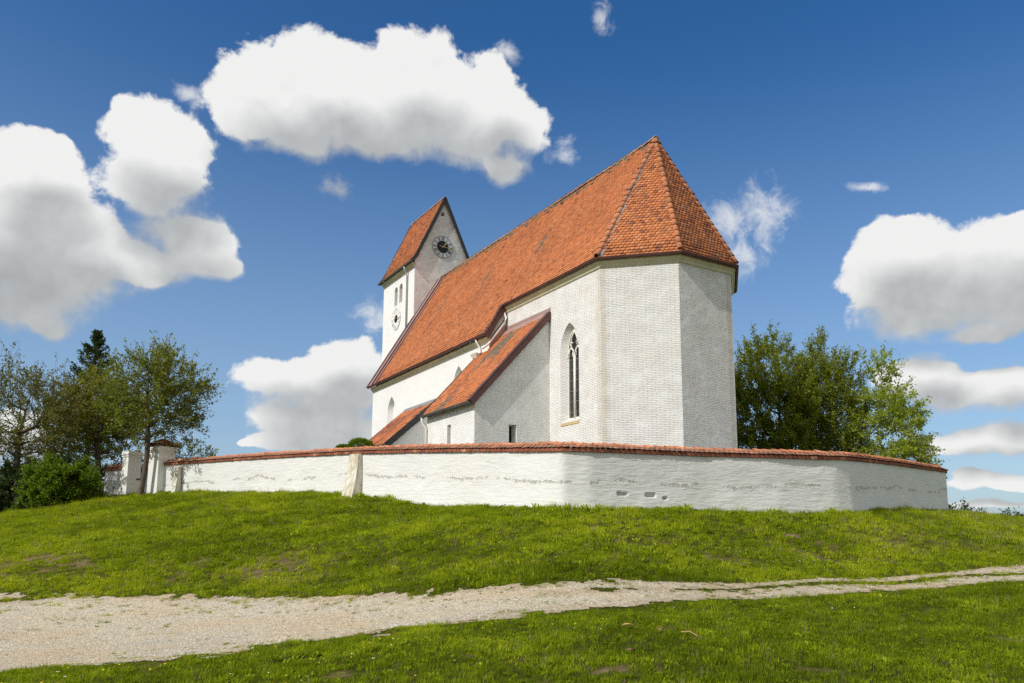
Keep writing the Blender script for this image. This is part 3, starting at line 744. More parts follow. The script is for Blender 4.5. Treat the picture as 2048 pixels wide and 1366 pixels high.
# ---- sacristy in the angle of choir and nave
US, USW, VS = 5.58, 9.95, -7.048
sw1 = rect_loop(7.64, 7.96, 3.0, 4.80); sw2 = rect_loop(-5.48, -5.12, 3.0, 4.67)
wall_obj('sacristy_wall', M['brick_soft'], church, [
    (fS(VS), [(US, Z0), (USW, Z0), (USW, 5.42), (US, 5.42)], [(sw1, .35, .7, .96)], 110),
    (fE(US), [(VS, Z0), (-HW, Z0), (-HW, 9.42), (VS, 5.42)], [(sw2, .35, .8, .97)], 130),
    (fW(USW), [(VS, Z0), (-NW, Z0), (-NW, 8.35), (VS, 5.42)], [], 150)])
w_ = loop_face('window', M['dark'], church, fS(VS), scale_loop(sw1, .7, .96), .352); w_['label'] = 'narrow slit window'
w_ = loop_face('window', M['dark'], church, fE(US), scale_loop(sw2, .8, .97), .352); w_['label'] = 'small dark rectangular window'
VE, ZE = -7.25, 5.44
ksl = (9.55 - ZE) / (-HW - VE)
def rz2(v): return ZE + (v - VE) * ksl
sac = slab('sacristy_roof', church, [W(US - .1, VE, ZE), W(US - .1, -HW, rz2(-HW)), W(UN, -HW, rz2(-HW)), W(UN, -NW, rz2(-NW)), W(USW + .1, -NW, rz2(-NW)), W(USW + .1, VE, ZE)])
l2 = math.hypot(1, ksl); dS = P3(0, -HW, rz2(-HW)) - P3(0, VE, ZE)
def sac_old(cs, rng):
    e = np.abs((cs[:, 0] - 8.2) - (cs[:, 1] - 2.0) * -.25) < .9
    m = fbm(cs[:, 0] * 1.3, cs[:, 1] * .5, 71, 3)
    return ((m > .60) & e).astype(int) * 2 + ((m > .48) & (m <= .60) & e & (rng.random(len(cs)) < .5)).astype(int)
tiles('roof_tiles', M['tile'], sac, W(0, VE, ZE), AX, dS, [(US - .05, 0), (USW + .08, 0), (USW + .08, (-NW - VE) * l2), (UN - .02, (-NW - VE) * l2), (UN - .02, (-HW - VE) * l2 - .2), (US - .05, (-HW - VE) * l2 - .2)], seed=12, old=([M['tile_old'], M['tile_mossy']], sac_old))
def rp(u, v, h): 
    n = np.array([-ksl, 1.0]) / l2; return W(u, v + n[0] * h, rz2(v) + n[1] * h)
b = MB()
b.hexa([rp(US - .14, VE - .02, -.16), rp(US - .10, VE - .02, -.16), rp(US - .10, -HW, -.16), rp(US - .14, -HW, -.16)], [rp(US - .14, VE - .02, .08), rp(US - .10, VE - .02, .08), rp(US - .10, -HW, .08), rp(US - .14, -HW, .08)])
b.hexa([rp(US - .14, VE - .02, .05), rp(US + .14, VE - .02, .05), rp(US + .14, -HW, .05), rp(US - .14, -HW, .05)], [rp(US - .14, VE - .02, .10), rp(US + .14, VE - .02, .10), rp(US + .14, -HW, .10), rp(US - .14, -HW, .10)])
b.build('verge_board', M['copper'], sac)
b = MB()
b.hexa([rp(USW + .04, VE - .02, -.1), rp(USW + .14, VE - .02, -.1), rp(USW + .14, -NW, -.1), rp(USW + .04, -NW, -.1)], [rp(USW + .04, VE - .02, .08), rp(USW + .14, VE - .02, .08), rp(USW + .14, -NW, .08), rp(USW + .04, -NW, .08)])
b.build('verge_board', M['barge'], sac)
b = MB()
b.hexa([rp(US - .1, -HW - .26, .06), rp(UN, -HW - .26, .06), rp(UN, -HW - .02, .06), rp(US - .1, -HW - .02, .06)], [rp(US - .1, -HW - .26, .085), rp(UN, -HW - .26, .085), rp(UN, -HW - .02, .10), rp(US - .1, -HW - .02, .10)])
b.hexa([W(US - .1, -HW - .03, rz2(-HW) + .03), W(UN - .02, -HW - .03, rz2(-HW) + .03), W(UN - .02, -HW - .003, rz2(-HW) + .03), W(US - .1, -HW - .003, rz2(-HW) + .03)], [W(US - .1, -HW - .03, rz2(-HW) + .24), W(UN - .02, -HW - .03, rz2(-HW) + .24), W(UN - .02, -HW - .003, rz2(-HW) + .24), W(US - .1, -HW - .003, rz2(-HW) + .24)])
b.build('roof_flashing', M['copper_pink'], sac)
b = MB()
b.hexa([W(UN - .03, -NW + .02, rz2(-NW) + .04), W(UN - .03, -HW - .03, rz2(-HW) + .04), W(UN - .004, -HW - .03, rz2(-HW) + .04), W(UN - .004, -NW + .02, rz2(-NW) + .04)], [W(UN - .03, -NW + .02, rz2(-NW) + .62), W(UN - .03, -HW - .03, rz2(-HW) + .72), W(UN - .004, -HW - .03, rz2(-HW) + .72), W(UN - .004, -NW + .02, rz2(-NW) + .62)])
b.build('pink_wall_sheet', M['copper_pink'], sac)  # thin pink sheet on the nave east wall above the sacristy roof
sweep('gutter', M['zinc'], sac, [W(USW + .12, VE - .05, ZE - .02), W(US - .1, VE - .05, ZE - .02)], gut, 1)

# ---- porch on the nave wall
UP0, UP1, VP, ZP = 14.6, 18.3, -7.15, 4.72
kp = (7.14 - ZP) / (-NW - VP - 0.0)
def rz3(v): return ZP + (v - VP) * kp
wall_obj('porch_wall', M['plaster'], church, [
    (fS(VP + .2), [(UP0, Z0), (UP1, Z0), (UP1, ZP), (UP0, ZP)], [], 170),
    (fE(UP0), [(VP + .2, Z0), (-NW, Z0), (-NW, 7.0), (VP + .2, ZP)], [], 180),
    (fW(UP1), [(VP + .2, Z0), (-NW, Z0), (-NW, 7.0), (VP + .2, ZP)], [], 190)])
por = slab('porch_roof', church, [W(UP0 - .1, VP, ZP), W(UP0 - .1, -NW, rz3(-NW)), W(UP1 + .1, -NW, rz3(-NW)), W(UP1 + .1, VP, ZP)])
l3 = math.hypot(1, kp)
tiles('roof_tiles', M['tile'], por, W(0, VP, ZP), AX, P3(0, -NW, rz3(-NW)) - P3(0, VP, ZP), [(UP0 - .05, 0), (UP1 + .08, 0), (UP1 + .08, (-NW - VP) * l3 - .2), (UP0 - .05, (-NW - VP) * l3 - .2)], seed=15, old=([M['tile_old']], lambda cs, rng: (fbm(cs[:, 0], cs[:, 1] * .6, 91, 3) > .5).astype(int)))
def rp3(u, v, h):
    n = np.array([-kp, 1.0]) / l3; return W(u, v + n[0] * h, rz3(v) + n[1] * h)
for u0, u1 in ((UP0 - .16, UP0 - .1), (UP1 + .06, UP1 + .12)):
    b = MB(); b.hexa([rp3(u0, VP - .02, -.22), rp3(u1, VP - .02, -.22), rp3(u1, -NW - .0, -.22), rp3(u0, -NW, -.22)], [rp3(u0, VP - .02, .08), rp3(u1, VP - .02, .08), rp3(u1, -NW, .08), rp3(u0, -NW, .08)])
    b.build('verge_board', M['barge'], por)
b = MB(); b.hexa([rp3(UP0 - .1, -NW - .24, .05), rp3(UP1 + .1, -NW - .24, .05), rp3(UP1 + .1, -NW - .01, .05), rp3(UP0 - .1, -NW - .01, .05)], [rp3(UP0 - .1, -NW - .24, .075), rp3(UP1 + .1, -NW - .24, .075), rp3(UP1 + .1, -NW - .01, .12), rp3(UP0 - .1, -NW - .01, .12)])
b.build('roof_flashing', M['lead'], por)
sweep('gutter', M['zinc'], por, [W(UP1 + .12, VP - .05, ZP - .02), W(UP0 - .1, VP - .05, ZP - .02)], gut, 1)

# ---- tower
UT0, UT1, VT0, VT1 = UW + .004, 28.84, -1.846, 2.226
VC = .19; ZTE = 17.78; ZA = 22.62
ts1 = round_loop(26.61, .26, 15.69, 16.74); ts2 = round_loop(25.78, .26, 15.72, 16.76); go = rect_loop(-.03, .23, 21.38, 21.66)
prof = [(VT0 - .30, 17.82), (VT0 + .04, 18.28), (VC, ZA), (VT1 - .04, 18.28), (VT1 + .30, 17.82)]
wall_obj('tower_wall', M['towerbrick'], church, [
    (fE(UT0), [(VT0, 9.5), (VT1, 9.5), (VT1, 18.0), (VT1 - .05, 18.22), (VC, ZA - .06), (VT0 + .05, 18.22), (VT0, 18.0)], [(go, .4, .9, .9)], 210),
    (fW(UT1), [(VT0, Z0), (VT1, Z0), (VT1, 18.0), (VT1 - .05, 18.22), (VC, ZA - .06), (VT0 + .05, 18.22), (VT0, 18.0)], [], 240)])
tw = wall_obj('tower_wall', M['plaster'], church, [
    (fS(VT0), [(UT0, Z0), (UT1, Z0), (UT1, 18.0), (UT0, 18.0)], [(ts1, .40, .9, .98), (ts2, .40, .9, .98)], 220),
    (fN(VT1), [(UT0, Z0), (UT1, Z0), (UT1, 18.0), (UT0, 18.0)], [], 230)])
for lp in (ts1, ts2):
    o = loop_face('belfry_opening', M['dark'], church, fS(VT0), scale_loop(lp, .9, .98), .402)
    b = MB(); c = (min(p[0] for p in lp) + max(p[0] for p in lp)) / 2
    for k in range(8): b.hexa([W(c - .23, VT0 + .22, 15.75 + k * .15), W(c + .23, VT0 + .22, 15.75 + k * .15), W(c + .23, VT0 + .38, 15.83 + k * .15), W(c - .23, VT0 + .38, 15.83 + k * .15)], [W(c - .23, VT0 + .22, 15.775 + k * .15), W(c + .23, VT0 + .22, 15.775 + k * .15), W(c + .23, VT0 + .38, 15.855 + k * .15), W(c - .23, VT0 + .38, 15.855 + k * .15)])
    b.build('louvres', mat_plain('grey_louvre_wood', (.36, .33, .29), .9) if 'lv' not in M else M['lv'], o)
o = loop_face('gable_opening', M['dark'], church, fE(UT0), scale_loop(go, .9, .9), .402)
tro = slab('tower_roof', church, [W(UT0 - .1, prof[1][0], prof[1][1]), W(UT0 - .1, VC, ZA), W(UT1 + .1, VC, ZA), W(UT1 + .1, prof[1][0], prof[1][1])])
slab('roof_boarding', tro, [W(UT0 - .1, VC, ZA), W(UT0 - .1, prof[3][0], prof[3][1]), W(UT1 + .1, prof[3][0], prof[3][1]), W(UT1 + .1, VC, ZA)])
slab('roof_boarding', tro, [W(UT0 - .1, prof[0][0], prof[0][1]), W(UT0 - .1, prof[1][0], prof[1][1]), W(UT1 + .1, prof[1][0], prof[1][1]), W(UT1 + .1, prof[0][0], prof[0][1])])
slab('roof_boarding', tro, [W(UT0 - .1, prof[4][0], prof[4][1]), W(UT0 - .1, prof[3][0], prof[3][1]), W(UT1 + .1, prof[3][0], prof[3][1]), W(UT1 + .1, prof[4][0], prof[4][1])])
told = lambda cs, rng: np.where(rng.random(len(cs)) < .22 + .4 * (cs[:, 1] > 4.3), 1, 0)
for a, b in ((prof[1], prof[2]), (prof[0], prof[1]), (prof[3], prof[2]), (prof[4], prof[3])):
    L = math.hypot(b[0] - a[0], b[1] - a[1])
    tiles('roof_tiles', M['tile'], tro, W(0, a[0], a[1]), AX, P3(0, b[0], b[1]) - P3(0, a[0], a[1]), [(UT0 - .06, 0), (UT1 + .08, 0), (UT1 + .08, L), (UT0 - .06, L)], seed=int(22 + a[1]), old=([M['tile_old']], told))
ridge_run('ridge_tiles', M['ridge_mortar'], tro, [W(UT0 - .1, VC, ZA + .06), W(UT1 + .1, VC, ZA + .06)], .12, .36, 5)
for u0, u1 in ((UT0 - .16, UT0 - .1), (UT1 + .1, UT1 + .16)):
    b = MB()
    for (p, q2) in zip(prof[:-1], prof[1:]):
        dv, dz = q2[0] - p[0], q2[1] - p[1]; L = math.hypot(dv, dz); nv, nz = -dz / L, dv / L
        if nz < 0: nv, nz = -nv, -nz
        up, dn = .10, -.12
        b.hexa([W(u0, p[0] + nv * dn, p[1] + nz * dn), W(u1, p[0] + nv * dn, p[1] + nz * dn), W(u1, q2[0] + nv * dn, q2[1] + nz * dn), W(u0, q2[0] + nv * dn, q2[1] + nz * dn)], [W(u0, p[0] + nv * up, p[1] + nz * up), W(u1, p[0] + nv * up, p[1] + nz * up), W(u1, q2[0] + nv * up, q2[1] + nz * up), W(u0, q2[0] + nv * up, q2[1] + nz * up)])
    b.build('barge_board', M['barge'], tro)
for sg, v in ((1, VT0 - .34), (-1, VT1 + .34)):
    sweep('gutter', M['zinc'], tro, [W(UT1 + .2, v, 17.82), W(UT0 - .2, v, 17.82)], gut, sg)
    sweep('cornice', M['cornice'], church, [W(UT1, VT0 if sg > 0 else VT1, 17.7), W(UT0, VT0 if sg > 0 else VT1, 17.7)], [(0, -.12), (.06, -.1), (.22, .06), (.22, .1), (-.05, .12), (-.05, -.12)], sg)

# clocks
ROMAN = ['XII', 'I', 'II', 'III', 'IIII', 'V', 'VI', 'VII', 'VIII', 'IX', 'X', 'XI']
def clock(fn, c, z, label, ink, hubr, face, rim):
    """fn(x, z, depth): x grows to the viewer's right"""
    def disc(name, mat, parent, r, d, rin=0, n=48):
        vs, fs = [], []
        for k in range(n):
            a = 2 * math.pi * k / n
            vs += [fn(c + r * math.cos(a), z + r * math.sin(a), d), fn(c + r * math.cos(a), z + r * math.sin(a), d + .03)]
            if rin: vs += [fn(c + rin * math.cos(a), z + rin * math.sin(a), d), fn(c + rin * math.cos(a), z + rin * math.sin(a), d + .03)]
        st = 4 if rin else 2
        for k in range(n):
            i, j = k * st, ((k + 1) % n) * st
            fs.append((i, j, j + 1, i + 1))
            if rin: fs += [(i + 2, j + 2, j, i), (i + 3, j + 3, j + 2, i + 2)]
        if not rin: fs.append(tuple(k * st for k in range(n)))
        return mesh_obj(name, vs, fs, mat, parent)
    dial = disc('clock', face, church, .73, -.03); dial['label'] = label
    disc('dial_ring', rim, dial, .745, -.042, .725)
    disc('dial_centre', M['hub'], dial, hubr, -.040)
    b = MB()
    def stroke(p, q2, w):
        d = Vector((q2[0] - p[0], q2[1] - p[1])); d.normalize(); nn = Vector((-d.y, d.x)) * w / 2
        P = [(p[0] + nn.x, p[1] + nn.y), (p[0] - nn.x, p[1] - nn.y), (q2[0] - nn.x, q2[1] - nn.y), (q2[0] + nn.x, q2[1] + nn.y)]
        b.hexa([fn(c + x, z + y, -.034) for x, y in P], [fn(c + x, z + y, -.044) for x, y in P])
    for k, s in enumerate(ROMAN):
        b.v = []; b.f = []
        a = math.pi / 2 - k * math.pi / 6; rad = Vector((math.cos(a), math.sin(a))); tg = Vector((math.sin(a), -math.cos(a)))
        wd = {'I': .045, 'V': .10, 'X': .10}; tot = sum(wd[ch] for ch in s); x = -tot / 2
        for ch in s:
            def pt(dx, r): q2 = rad * r + tg * (x + dx); return (q2.x, q2.y)
            w = wd[ch]; r0, r1 = .45, .69
            if ch == 'I': stroke(pt(w / 2, r0), pt(w / 2, r1), .027)
            if ch == 'V': stroke(pt(.015, r1), pt(w / 2, r0), .026); stroke(pt(w - .015, r1), pt(w / 2, r0), .014)
            if ch == 'X': stroke(pt(.015, r1), pt(w - .015, r0), .026); stroke(pt(w - .015, r1), pt(.015, r0), .014)
            x += w
        b.build('numeral', ink, dial)
    def hand(ang, L, w, tail):
        a = R(90 - ang); d = Vector((math.cos(a), math.sin(a))); nn = Vector((-d.y, d.x)); h = MB()
        prof_ = [(-tail, .5), (0, .7), (L * .55, .55), (L * .68, 1.5), (L * .82, .8), (L, .05)]
        for (l0, k0), (l1, k1) in zip(prof_[:-1], prof_[1:]):
            P = [d * l0 + nn * w * k0, d * l0 - nn * w * k0, d * l1 - nn * w * k1, d * l1 + nn * w * k1]
            h.hexa([fn(c + p.x, z + p.y, -.09) for p in P], [fn(c + p.x, z + p.y, -.11) for p in P])
        h.build('hand', M['gilt'], dial)
    hand(38, .40, .035, .10); hand(96, .66, .024, .28)
    return dial
clock(lambda x, zz, d: W(UT0 + d, x, zz), .11, 19.24, 'clock with black centre and Roman numerals in the gable', M['ink'], .42, M['dial'], M['zinc'])
clock(lambda x, zz, d: W(2 * 26.45 - x, VT0 + d, zz), 26.45, 14.75, 'clock with gilded hands below the belfry openings', M['faint'], .27, M['whitedial'], M['faint'])

# rain pipes
def pipe(mat, pts, r=.05, parent=church):
    b = MB(); b.tube(pts, r, 8); return b.build('downpipe', mat, parent, True)
pipe(M['pipe'], [W(UN - .08, -3.73, 10.72), W(UN - .10, -3.70, 10.5), W(UN - .16, -3.62, 10.2), W(UN - .14, -3.68, 9.95), W(UN - .10, -3.95, 9.60), W(UN - .10, -4.51, 8.86), W(UN - .10, -4.80, 8.62)], .055)
pipe(M['pipe'], [W(UN + .75, -4.70, 9.25), W(UN + .75, -4.62, 9.05), W(UN + .72, -4.50, 8.85), W(UN + .62, -4.52, 8.6), W(UN + .35, -4.70, 8.52)], .05)
pipe(M['pipe'], [W(USW + .02, VE - .05, ZE - .06), W(USW + .02, VE - .03, ZE - .25), W(USW - .04, VS - .07, ZE - .55), W(USW - .04, VS - .07, 2.2)], .055)
pipe(M['zincpipe'], [W(24.55, VT0 - .34, 17.78), W(24.52, VT0 - .30, 17.55), W(24.62, VT0 - .08, 17.2), W(24.62, VT0 - .08, 9.8)], .055)
b = MB(); c = W(9.95, -4.62, 8.45)
b.hexa([W(9.7, -4.75, 8.35), W(10.1, -4.75, 8.35), W(10.1, -4.42, 8.25), W(9.7, -4.42, 8.25)], [W(9.62, -4.85, 8.55), W(10.18, -4.85, 8.55), W(10.18, -4.42, 8.55), W(9.62, -4.42, 8.55)])
b.build('stone_bracket', M['quoin'], church)

# ================================================================== CHURCHYARD WALL
nodes = [(-17.55, 39.35, 4.08), (-14.5, 37.75, 4.11), (-11.58, 36.0, 4.09), (-8.8, 33.9, 3.99), (-6.2, 31.5, 3.84), (-2.13, 27.1, 3.42), (0.9, 23.75, 3.05), (1.5, 23.2, 3.0), (2.3, 23.3, 3.0), (6.27, 24.75, 3.03), (8.7, 25.45, 3.06), (10.9, 26.3, 3.11), (11.6, 26.72, 3.13), (12.1, 27.25, 3.16), (15.5, 31.1, 3.39), (20.0, 35.95, 3.56), (20.3, 36.5, 3.56), (21.3, 40, 3.8), (20, 47, 4.1), (9, 52, 4.6), (-2, 57, 4.7), (-14, 56, 4.7), (-22.8, 51, 4.7), (-22.6, 46.8, 4.4), (-22.5, 43.2, 4.1), (-22.2, 42.55, 4.08), (-20.3, 40.95, 4.04)]
def resample(nodes, step):
    N = np.array(nodes); d = np.r_[0, np.cumsum(np.linalg.norm(np.diff(N[:, :2], axis=0), axis=1))]
    # Catmull-free smoothing: linear resample then smooth corners
    s = np.arange(0, d[-1], step)
    P = np.c_[np.interp(s, d, N[:, 0]), np.interp(s, d, N[:, 1]), np.interp(s, d, N[:, 2])]
    k = max(3, int(.55 / step)) | 1; ker = np.hanning(k + 2)[1:-1]; ker /= ker.sum()
    Q = np.c_[[np.convolve(np.pad(P[:, i], k // 2, mode='reflect', reflect_type='odd'), ker, 'valid') for i in range(3)]].T
    return s, Q
ws, WP = resample(nodes, .06)
T_ = np.gradient(WP[:, :2], axis=0); T_ /= np.linalg.norm(T_, axis=1)[:, None]
WN = np.c_[T_[:, 1], -T_[:, 0]]                       # outward (to the camera side)
CAPH = .31; TH = .46
yard = thing('churchyard_wall', 'long white churchyard wall with peeling limewash and red tile coping', 'wall', (1.5, 23.2, .95))
def yard_body():
    rows = 56; n = len(WP)
    zt = WP[:, 2] - CAPH; zb = HZ(WP[:, 0], WP[:, 1]) - .35
    tt = np.linspace(0, 1, rows)
    Z = zb[None] + (zt - zb)[None] * tt[:, None]
    dep = zt[None] - Z                                       # below the coping
    S = np.broadcast_to(ws[None], Z.shape)
    vis = ws < 52
    disp = (fbm(S * 1.6, Z * 2.2, 101, 4) - .5) * .032 + (fbm(S * .5, Z * .6, 111, 3) - .5) * .06
    ph = Z / .098 + (fbm(S * .7, Z * .7, 131, 3) - .5) * 3.0 + S * .35
    disp += np.sin(ph * 2 * np.pi) * .0016 * (fbm(S * 1.1, Z * 1.1, 141, 3) > .35)
    disp += np.clip(dep - 1.1, 0, 2) * .045                  # batter at the foot
    nicx = [(3.34, 23.72, .15, 1.40, 1.50), (4.24, 24.02, .13, 1.40, 1.50), (4.74, 24.2, .07, 1.32, 1.40)]
    Xb = WP[None, :, 0]; Yb = WP[None, :, 1]
    for (cx, cy, hw, z0, z1) in nicx:
        m = (np.hypot(Xb - cx, Yb - cy) < hw + .1) & (np.abs((Xb - cx) * T_[None, :, 0] + (Yb - cy) * T_[None, :, 1]) < hw) & (Z > z0) & (Z < z1)
        disp = np.where(m, -.14, disp)
    X = Xb + WN[None, :, 0] * disp; Y = Yb + WN[None, :, 1] * disp
    outer = np.stack([X, Y, Z], -1)
    inner = np.stack([WP[:, 0] - WN[:, 0] * TH, WP[:, 1] - WN[:, 1] * TH, zt], -1)
    innerb = inner.copy(); innerb[:, 2] = zb
    V = np.concatenate([outer.reshape(-1, 3), inner, innerb])
    F = list(map(tuple, grid_faces(rows, n)))
    o1 = (rows - 1) * n; o2 = rows * n; o3 = o2 + n
    for i in range(n - 1):
        F.append((o1 + i, o1 + i + 1, o2 + i + 1, o2 + i)); F.append((o2 + i, o2 + i + 1, o3 + i + 1, o3 + i))
    uv = np.concatenate([np.stack([S, -dep], -1).reshape(-1, 2), np.c_[ws, np.zeros(n)], np.c_[ws, -np.full(n, 1.9)]])
    return mesh_obj('wall_body', V, F, M['yardwall'], yard, uv=uv, smooth=True)
yard_body()
# coping: a course of brick, two rows of tiles each side, ridge tiles
def coping():
    vs, fs = [], []; L = .26; k = 0; rng = np.random.default_rng(8)
    n = int(ws[-1] / L)
    def at(s):
        return np.array([np.interp(s, ws, WP[:, i]) for i in range(3)]), np.array([np.interp(s, ws, WN[:, 0]), np.interp(s, ws, WN[:, 1])])
    for i in range(n):
        j = rng.normal(0, .006); hs = .10 + rng.normal(0, .003)
        ring = []
        for s in (i * L + .004, (i + 1) * L - .004):
            p, nn = at(s); z = p[2] - CAPH
            for (o, zz) in ((.075 + j, .002), (-TH - .06, .002), (-TH - .06, hs), (.075 + j, hs)):
                ring.append((p[0] + nn[0] * o, p[1] + nn[1] * o, z + zz))
        nb = len(vs); vs += ring
        fs += [(nb + a, nb + (a + 1) % 4, nb + 4 + (a + 1) % 4, nb + 4 + a) for a in range(4)] + [(nb + 3, nb + 2, nb + 1, nb), (nb + 4, nb + 5, nb + 6, nb + 7)]
    cp_ = mesh_obj('coping', vs, fs, M['fascia_brick'], yard); cp_['label'] = 'red brick and tile coping'
    tv, tf = tile_template(.18, .26, .03, .016)
    VV = []; FF = []; mi = []; c = 0
    for side in (1, -1):
        for row, (o0, z0) in enumerate(((.115, .105), (-.025, .165))):
            m = int(ws[-1] / .18)
            for i in range(m):
                s = (i + .5 * row) * .18 + .09
                if s > ws[-1]: continue
                p, nn = at(s); t3 = np.array([-nn[1], nn[0], 0])
                if side == 1: out = np.array([nn[0], nn[1], 0]); base = p[:2] + nn * o0
                else: out = -np.array([nn[0], nn[1], 0]); base = p[:2] - nn * (TH + o0)
                sd = -out * .86 + np.array([0, 0, .42]); sd /= np.linalg.norm(sd)
                nr = np.cross(np.cross(sd, [0, 0, 1.0]), sd); nr /= np.linalg.norm(nr)
                if nr[2] < 0: nr = -nr
                a = rng.normal(0, .03); x = tv[:, 0] * math.cos(a) - tv[:, 1] * math.sin(a); y = tv[:, 1] + tv[:, 0] * math.sin(a)
                O = np.array([base[0], base[1], p[2] - CAPH + z0 + rng.normal(0, .004)])
                VV.append(O + x[:, None] * t3 + y[:, None] * sd + tv[:, 2:3] * nr)
                FF.append(np.array(tf) + c); c += len(tv)
    o = np_mesh_obj('coping_tiles', np.concatenate(VV), np.concatenate(FF), M['tile_coping'], cp_)
    pts = []
    s = 0
    while s < ws[-1]:
        p, nn = at(s); pts.append((p[0] - nn[0] * TH / 2, p[1] - nn[1] * TH / 2, p[2] - .055 + rng.normal(0, .007))); s += .36
    ridge_run('ridge_tiles', M['tile_ridge'], cp_, pts[::-1], .095, .36, 2)
coping()
# gate piers
def pier(c, d, n, w, dep, z0, z1, roof):
    c = np.array(c); d = np.array(d); n = np.array(n)
    def q(a, b_, z): p = c - d * a - n * b_; return (p[0], p[1], z)
    b = MB(); e = .0
    b.hexa([q(0, 0, z0), q(w, 0, z0), q(w, dep, z0), q(0, dep, z0)], [q(0, 0, z1 - .30), q(w, 0, z1 - .30), q(w, dep, z1 - .30), q(0, dep, z1 - .30)])
    vs = np.array(b.v); me_uv = []
    # uv by wrapping
    faces_ = []
    rows = 24
    o = b.build('gate_pier', M['quoin'], yard)
    o.data.materials.clear(); o.data.materials.append(M['pierwash'])
    b = MB()
    for (ex, za, zb_) in ((.035, z1 - .302, z1 - .20), (.075, z1 - .198, z1 - .10), (.045, z1 - .098, z1)):
        b.hexa([q(-ex, -ex, za), q(w + ex, -ex, za), q(w + ex, dep + ex, za), q(-ex, dep + ex, za)], [q(-ex, -ex, zb_), q(w + ex, -ex, zb_), q(w + ex, dep + ex, zb_), q(-ex, dep + ex, zb_)])
    b.build('cornice', M['pierwash'], o)
    if roof:
        b = MB(); ex = .13; zt = z1 + .30; rng = random.Random(3)
        lo = [q(-ex, -ex, z1 + .02), q(w + ex, -ex, z1 + .02), q(w + ex, dep + ex, z1 + .02), q(-ex, dep + ex, z1 + .02)]
        b.add(lo + [q(-ex, -ex, z1 + .07), q(w + ex, -ex, z1 + .07), q(w + ex, dep + ex, z1 + .07), q(-ex, dep + ex, z1 + .07), q(w * .5, dep * .32, zt), q(w * .5, dep * .68, zt)],
              [(3, 2, 1, 0), (0, 1, 5, 4), (1, 2, 6, 5), (2, 3, 7, 6), (3, 0, 4, 7), (4, 5, 8), (5, 6, 9, 8), (6, 7, 9), (7, 4, 8, 9)])
        cap = b.build('pier_roof', M['underlay'], o)
        for (A, Bq, C_) in ((lo[0], lo[1], q(w * .5, dep * .32, zt)), (lo[3], lo[0], q(w * .5, dep * .5, zt)), (lo[1], lo[2], q(w * .5, dep * .5, zt)), (lo[2], lo[3], q(w * .5, dep * .68, zt))):
            A = np.array(A) + [0, 0, .06]; Bq = np.array(Bq) + [0, 0, .06]; C_ = np.array(C_); td = Bq - A; L = np.linalg.norm(td); td /= L; k = np.dot(C_ - A, td); sd = C_ - A - td * k
            tiles('roof_tiles', M['tile_old'], cap, A, td, sd, [(0, 0), (L, 0), (k + .1, np.linalg.norm(sd)), (k - .1, np.linalg.norm(sd))], w=.17, ex=.12, seed=2, jit=.02)
        ridge_run('ridge_tiles', M['tile_old'], cap, [q(w * .5, dep * .28, zt + .02), q(w * .5, dep * .72, zt + .02)], .09, .3, 1)
        for cc in lo: ridge_run('hip_tiles', M['tile_ridge'], cap, [np.array(q(w * .5, dep * .5, zt + .02)), np.array(cc) + [0, 0, .09]], .07, .3, 1)
    return o
M['pierwash'] = mat_plain('thick_limewash', (.81, .795, .755), .92, var=.05, scale=.6, bump=.012)
d1 = (.863, -.506); n1 = (-.506, -.863)
p1 = pier((-17.72, 39.02), d1, n1, .78, .95, 1.9, 4.74, True); p1['label'] = 'taller gate pier with a small tiled roof'
p2 = pier((-19.86, 40.29), d1, n1, .48, .74, 1.7, 4.62, False); p2['label'] = 'gate pier with a bare moulded top'
b = MB(); cpt = np.array((-19.86, 40.29)) + np.array((.506, .863)) * .50
b.hexa([(cpt[0], cpt[1], 3.16), (cpt[0] + .12, cpt[1] + .02, 3.16), (cpt[0] + .26, cpt[1] + .26, 3.16), (cpt[0] + .14, cpt[1] + .24, 3.16)], [(cpt[0], cpt[1], 3.22), (cpt[0] + .12, cpt[1] + .02, 3.22), (cpt[0] + .26, cpt[1] + .26, 3.22), (cpt[0] + .14, cpt[1] + .24, 3.22)])
b.build('gate_hinge', M['iron'], p2)
# buttresses
def buttress(c, d, n, w, z0, z1, p0, label):
    c = np.array(c); d = np.array(d) / np.linalg.norm(d); n = np.array(n) / np.linalg.norm(n); vs = []; fs = []; k = 12; rng = np.random.default_rng(2)
    for i in range(k + 1):
        t = i / k; z = z0 + (z1 - z0) * t; pr = p0 * ((1 - t) ** 1.6 * .8 + .2) + .02; ww = w * (1.15 - .22 * t)
        for (a, o) in ((-.5, -.1), (-.5, pr), (-.17, pr + .015), (.17, pr + .01), (.5, pr), (.5, -.1)):
            j = rng.normal(0, .012); q2 = c + d * (a * ww + j) + n * (o + j); vs.append((q2[0], q2[1], z))
    for i in range(k):
        for a in range(5): fs.append((i * 6 + a, i * 6 + a + 1, (i + 1) * 6 + a + 1, (i + 1) * 6 + a))
    fs.append(tuple(k * 6 + a for a in range(6)))
    o = mesh_obj('buttress', vs, fs, M['buttress'], yard); o['label'] = label
buttress((-6.30, 31.45), (.76, -.65), (-.65, -.76), .62, 1.5, 3.50, .48, 'stained sloping buttress')
buttress((-16.55, 38.65), d1, n1, .28, 2.0, 3.65, .30, 'thin weather-beaten buttress')

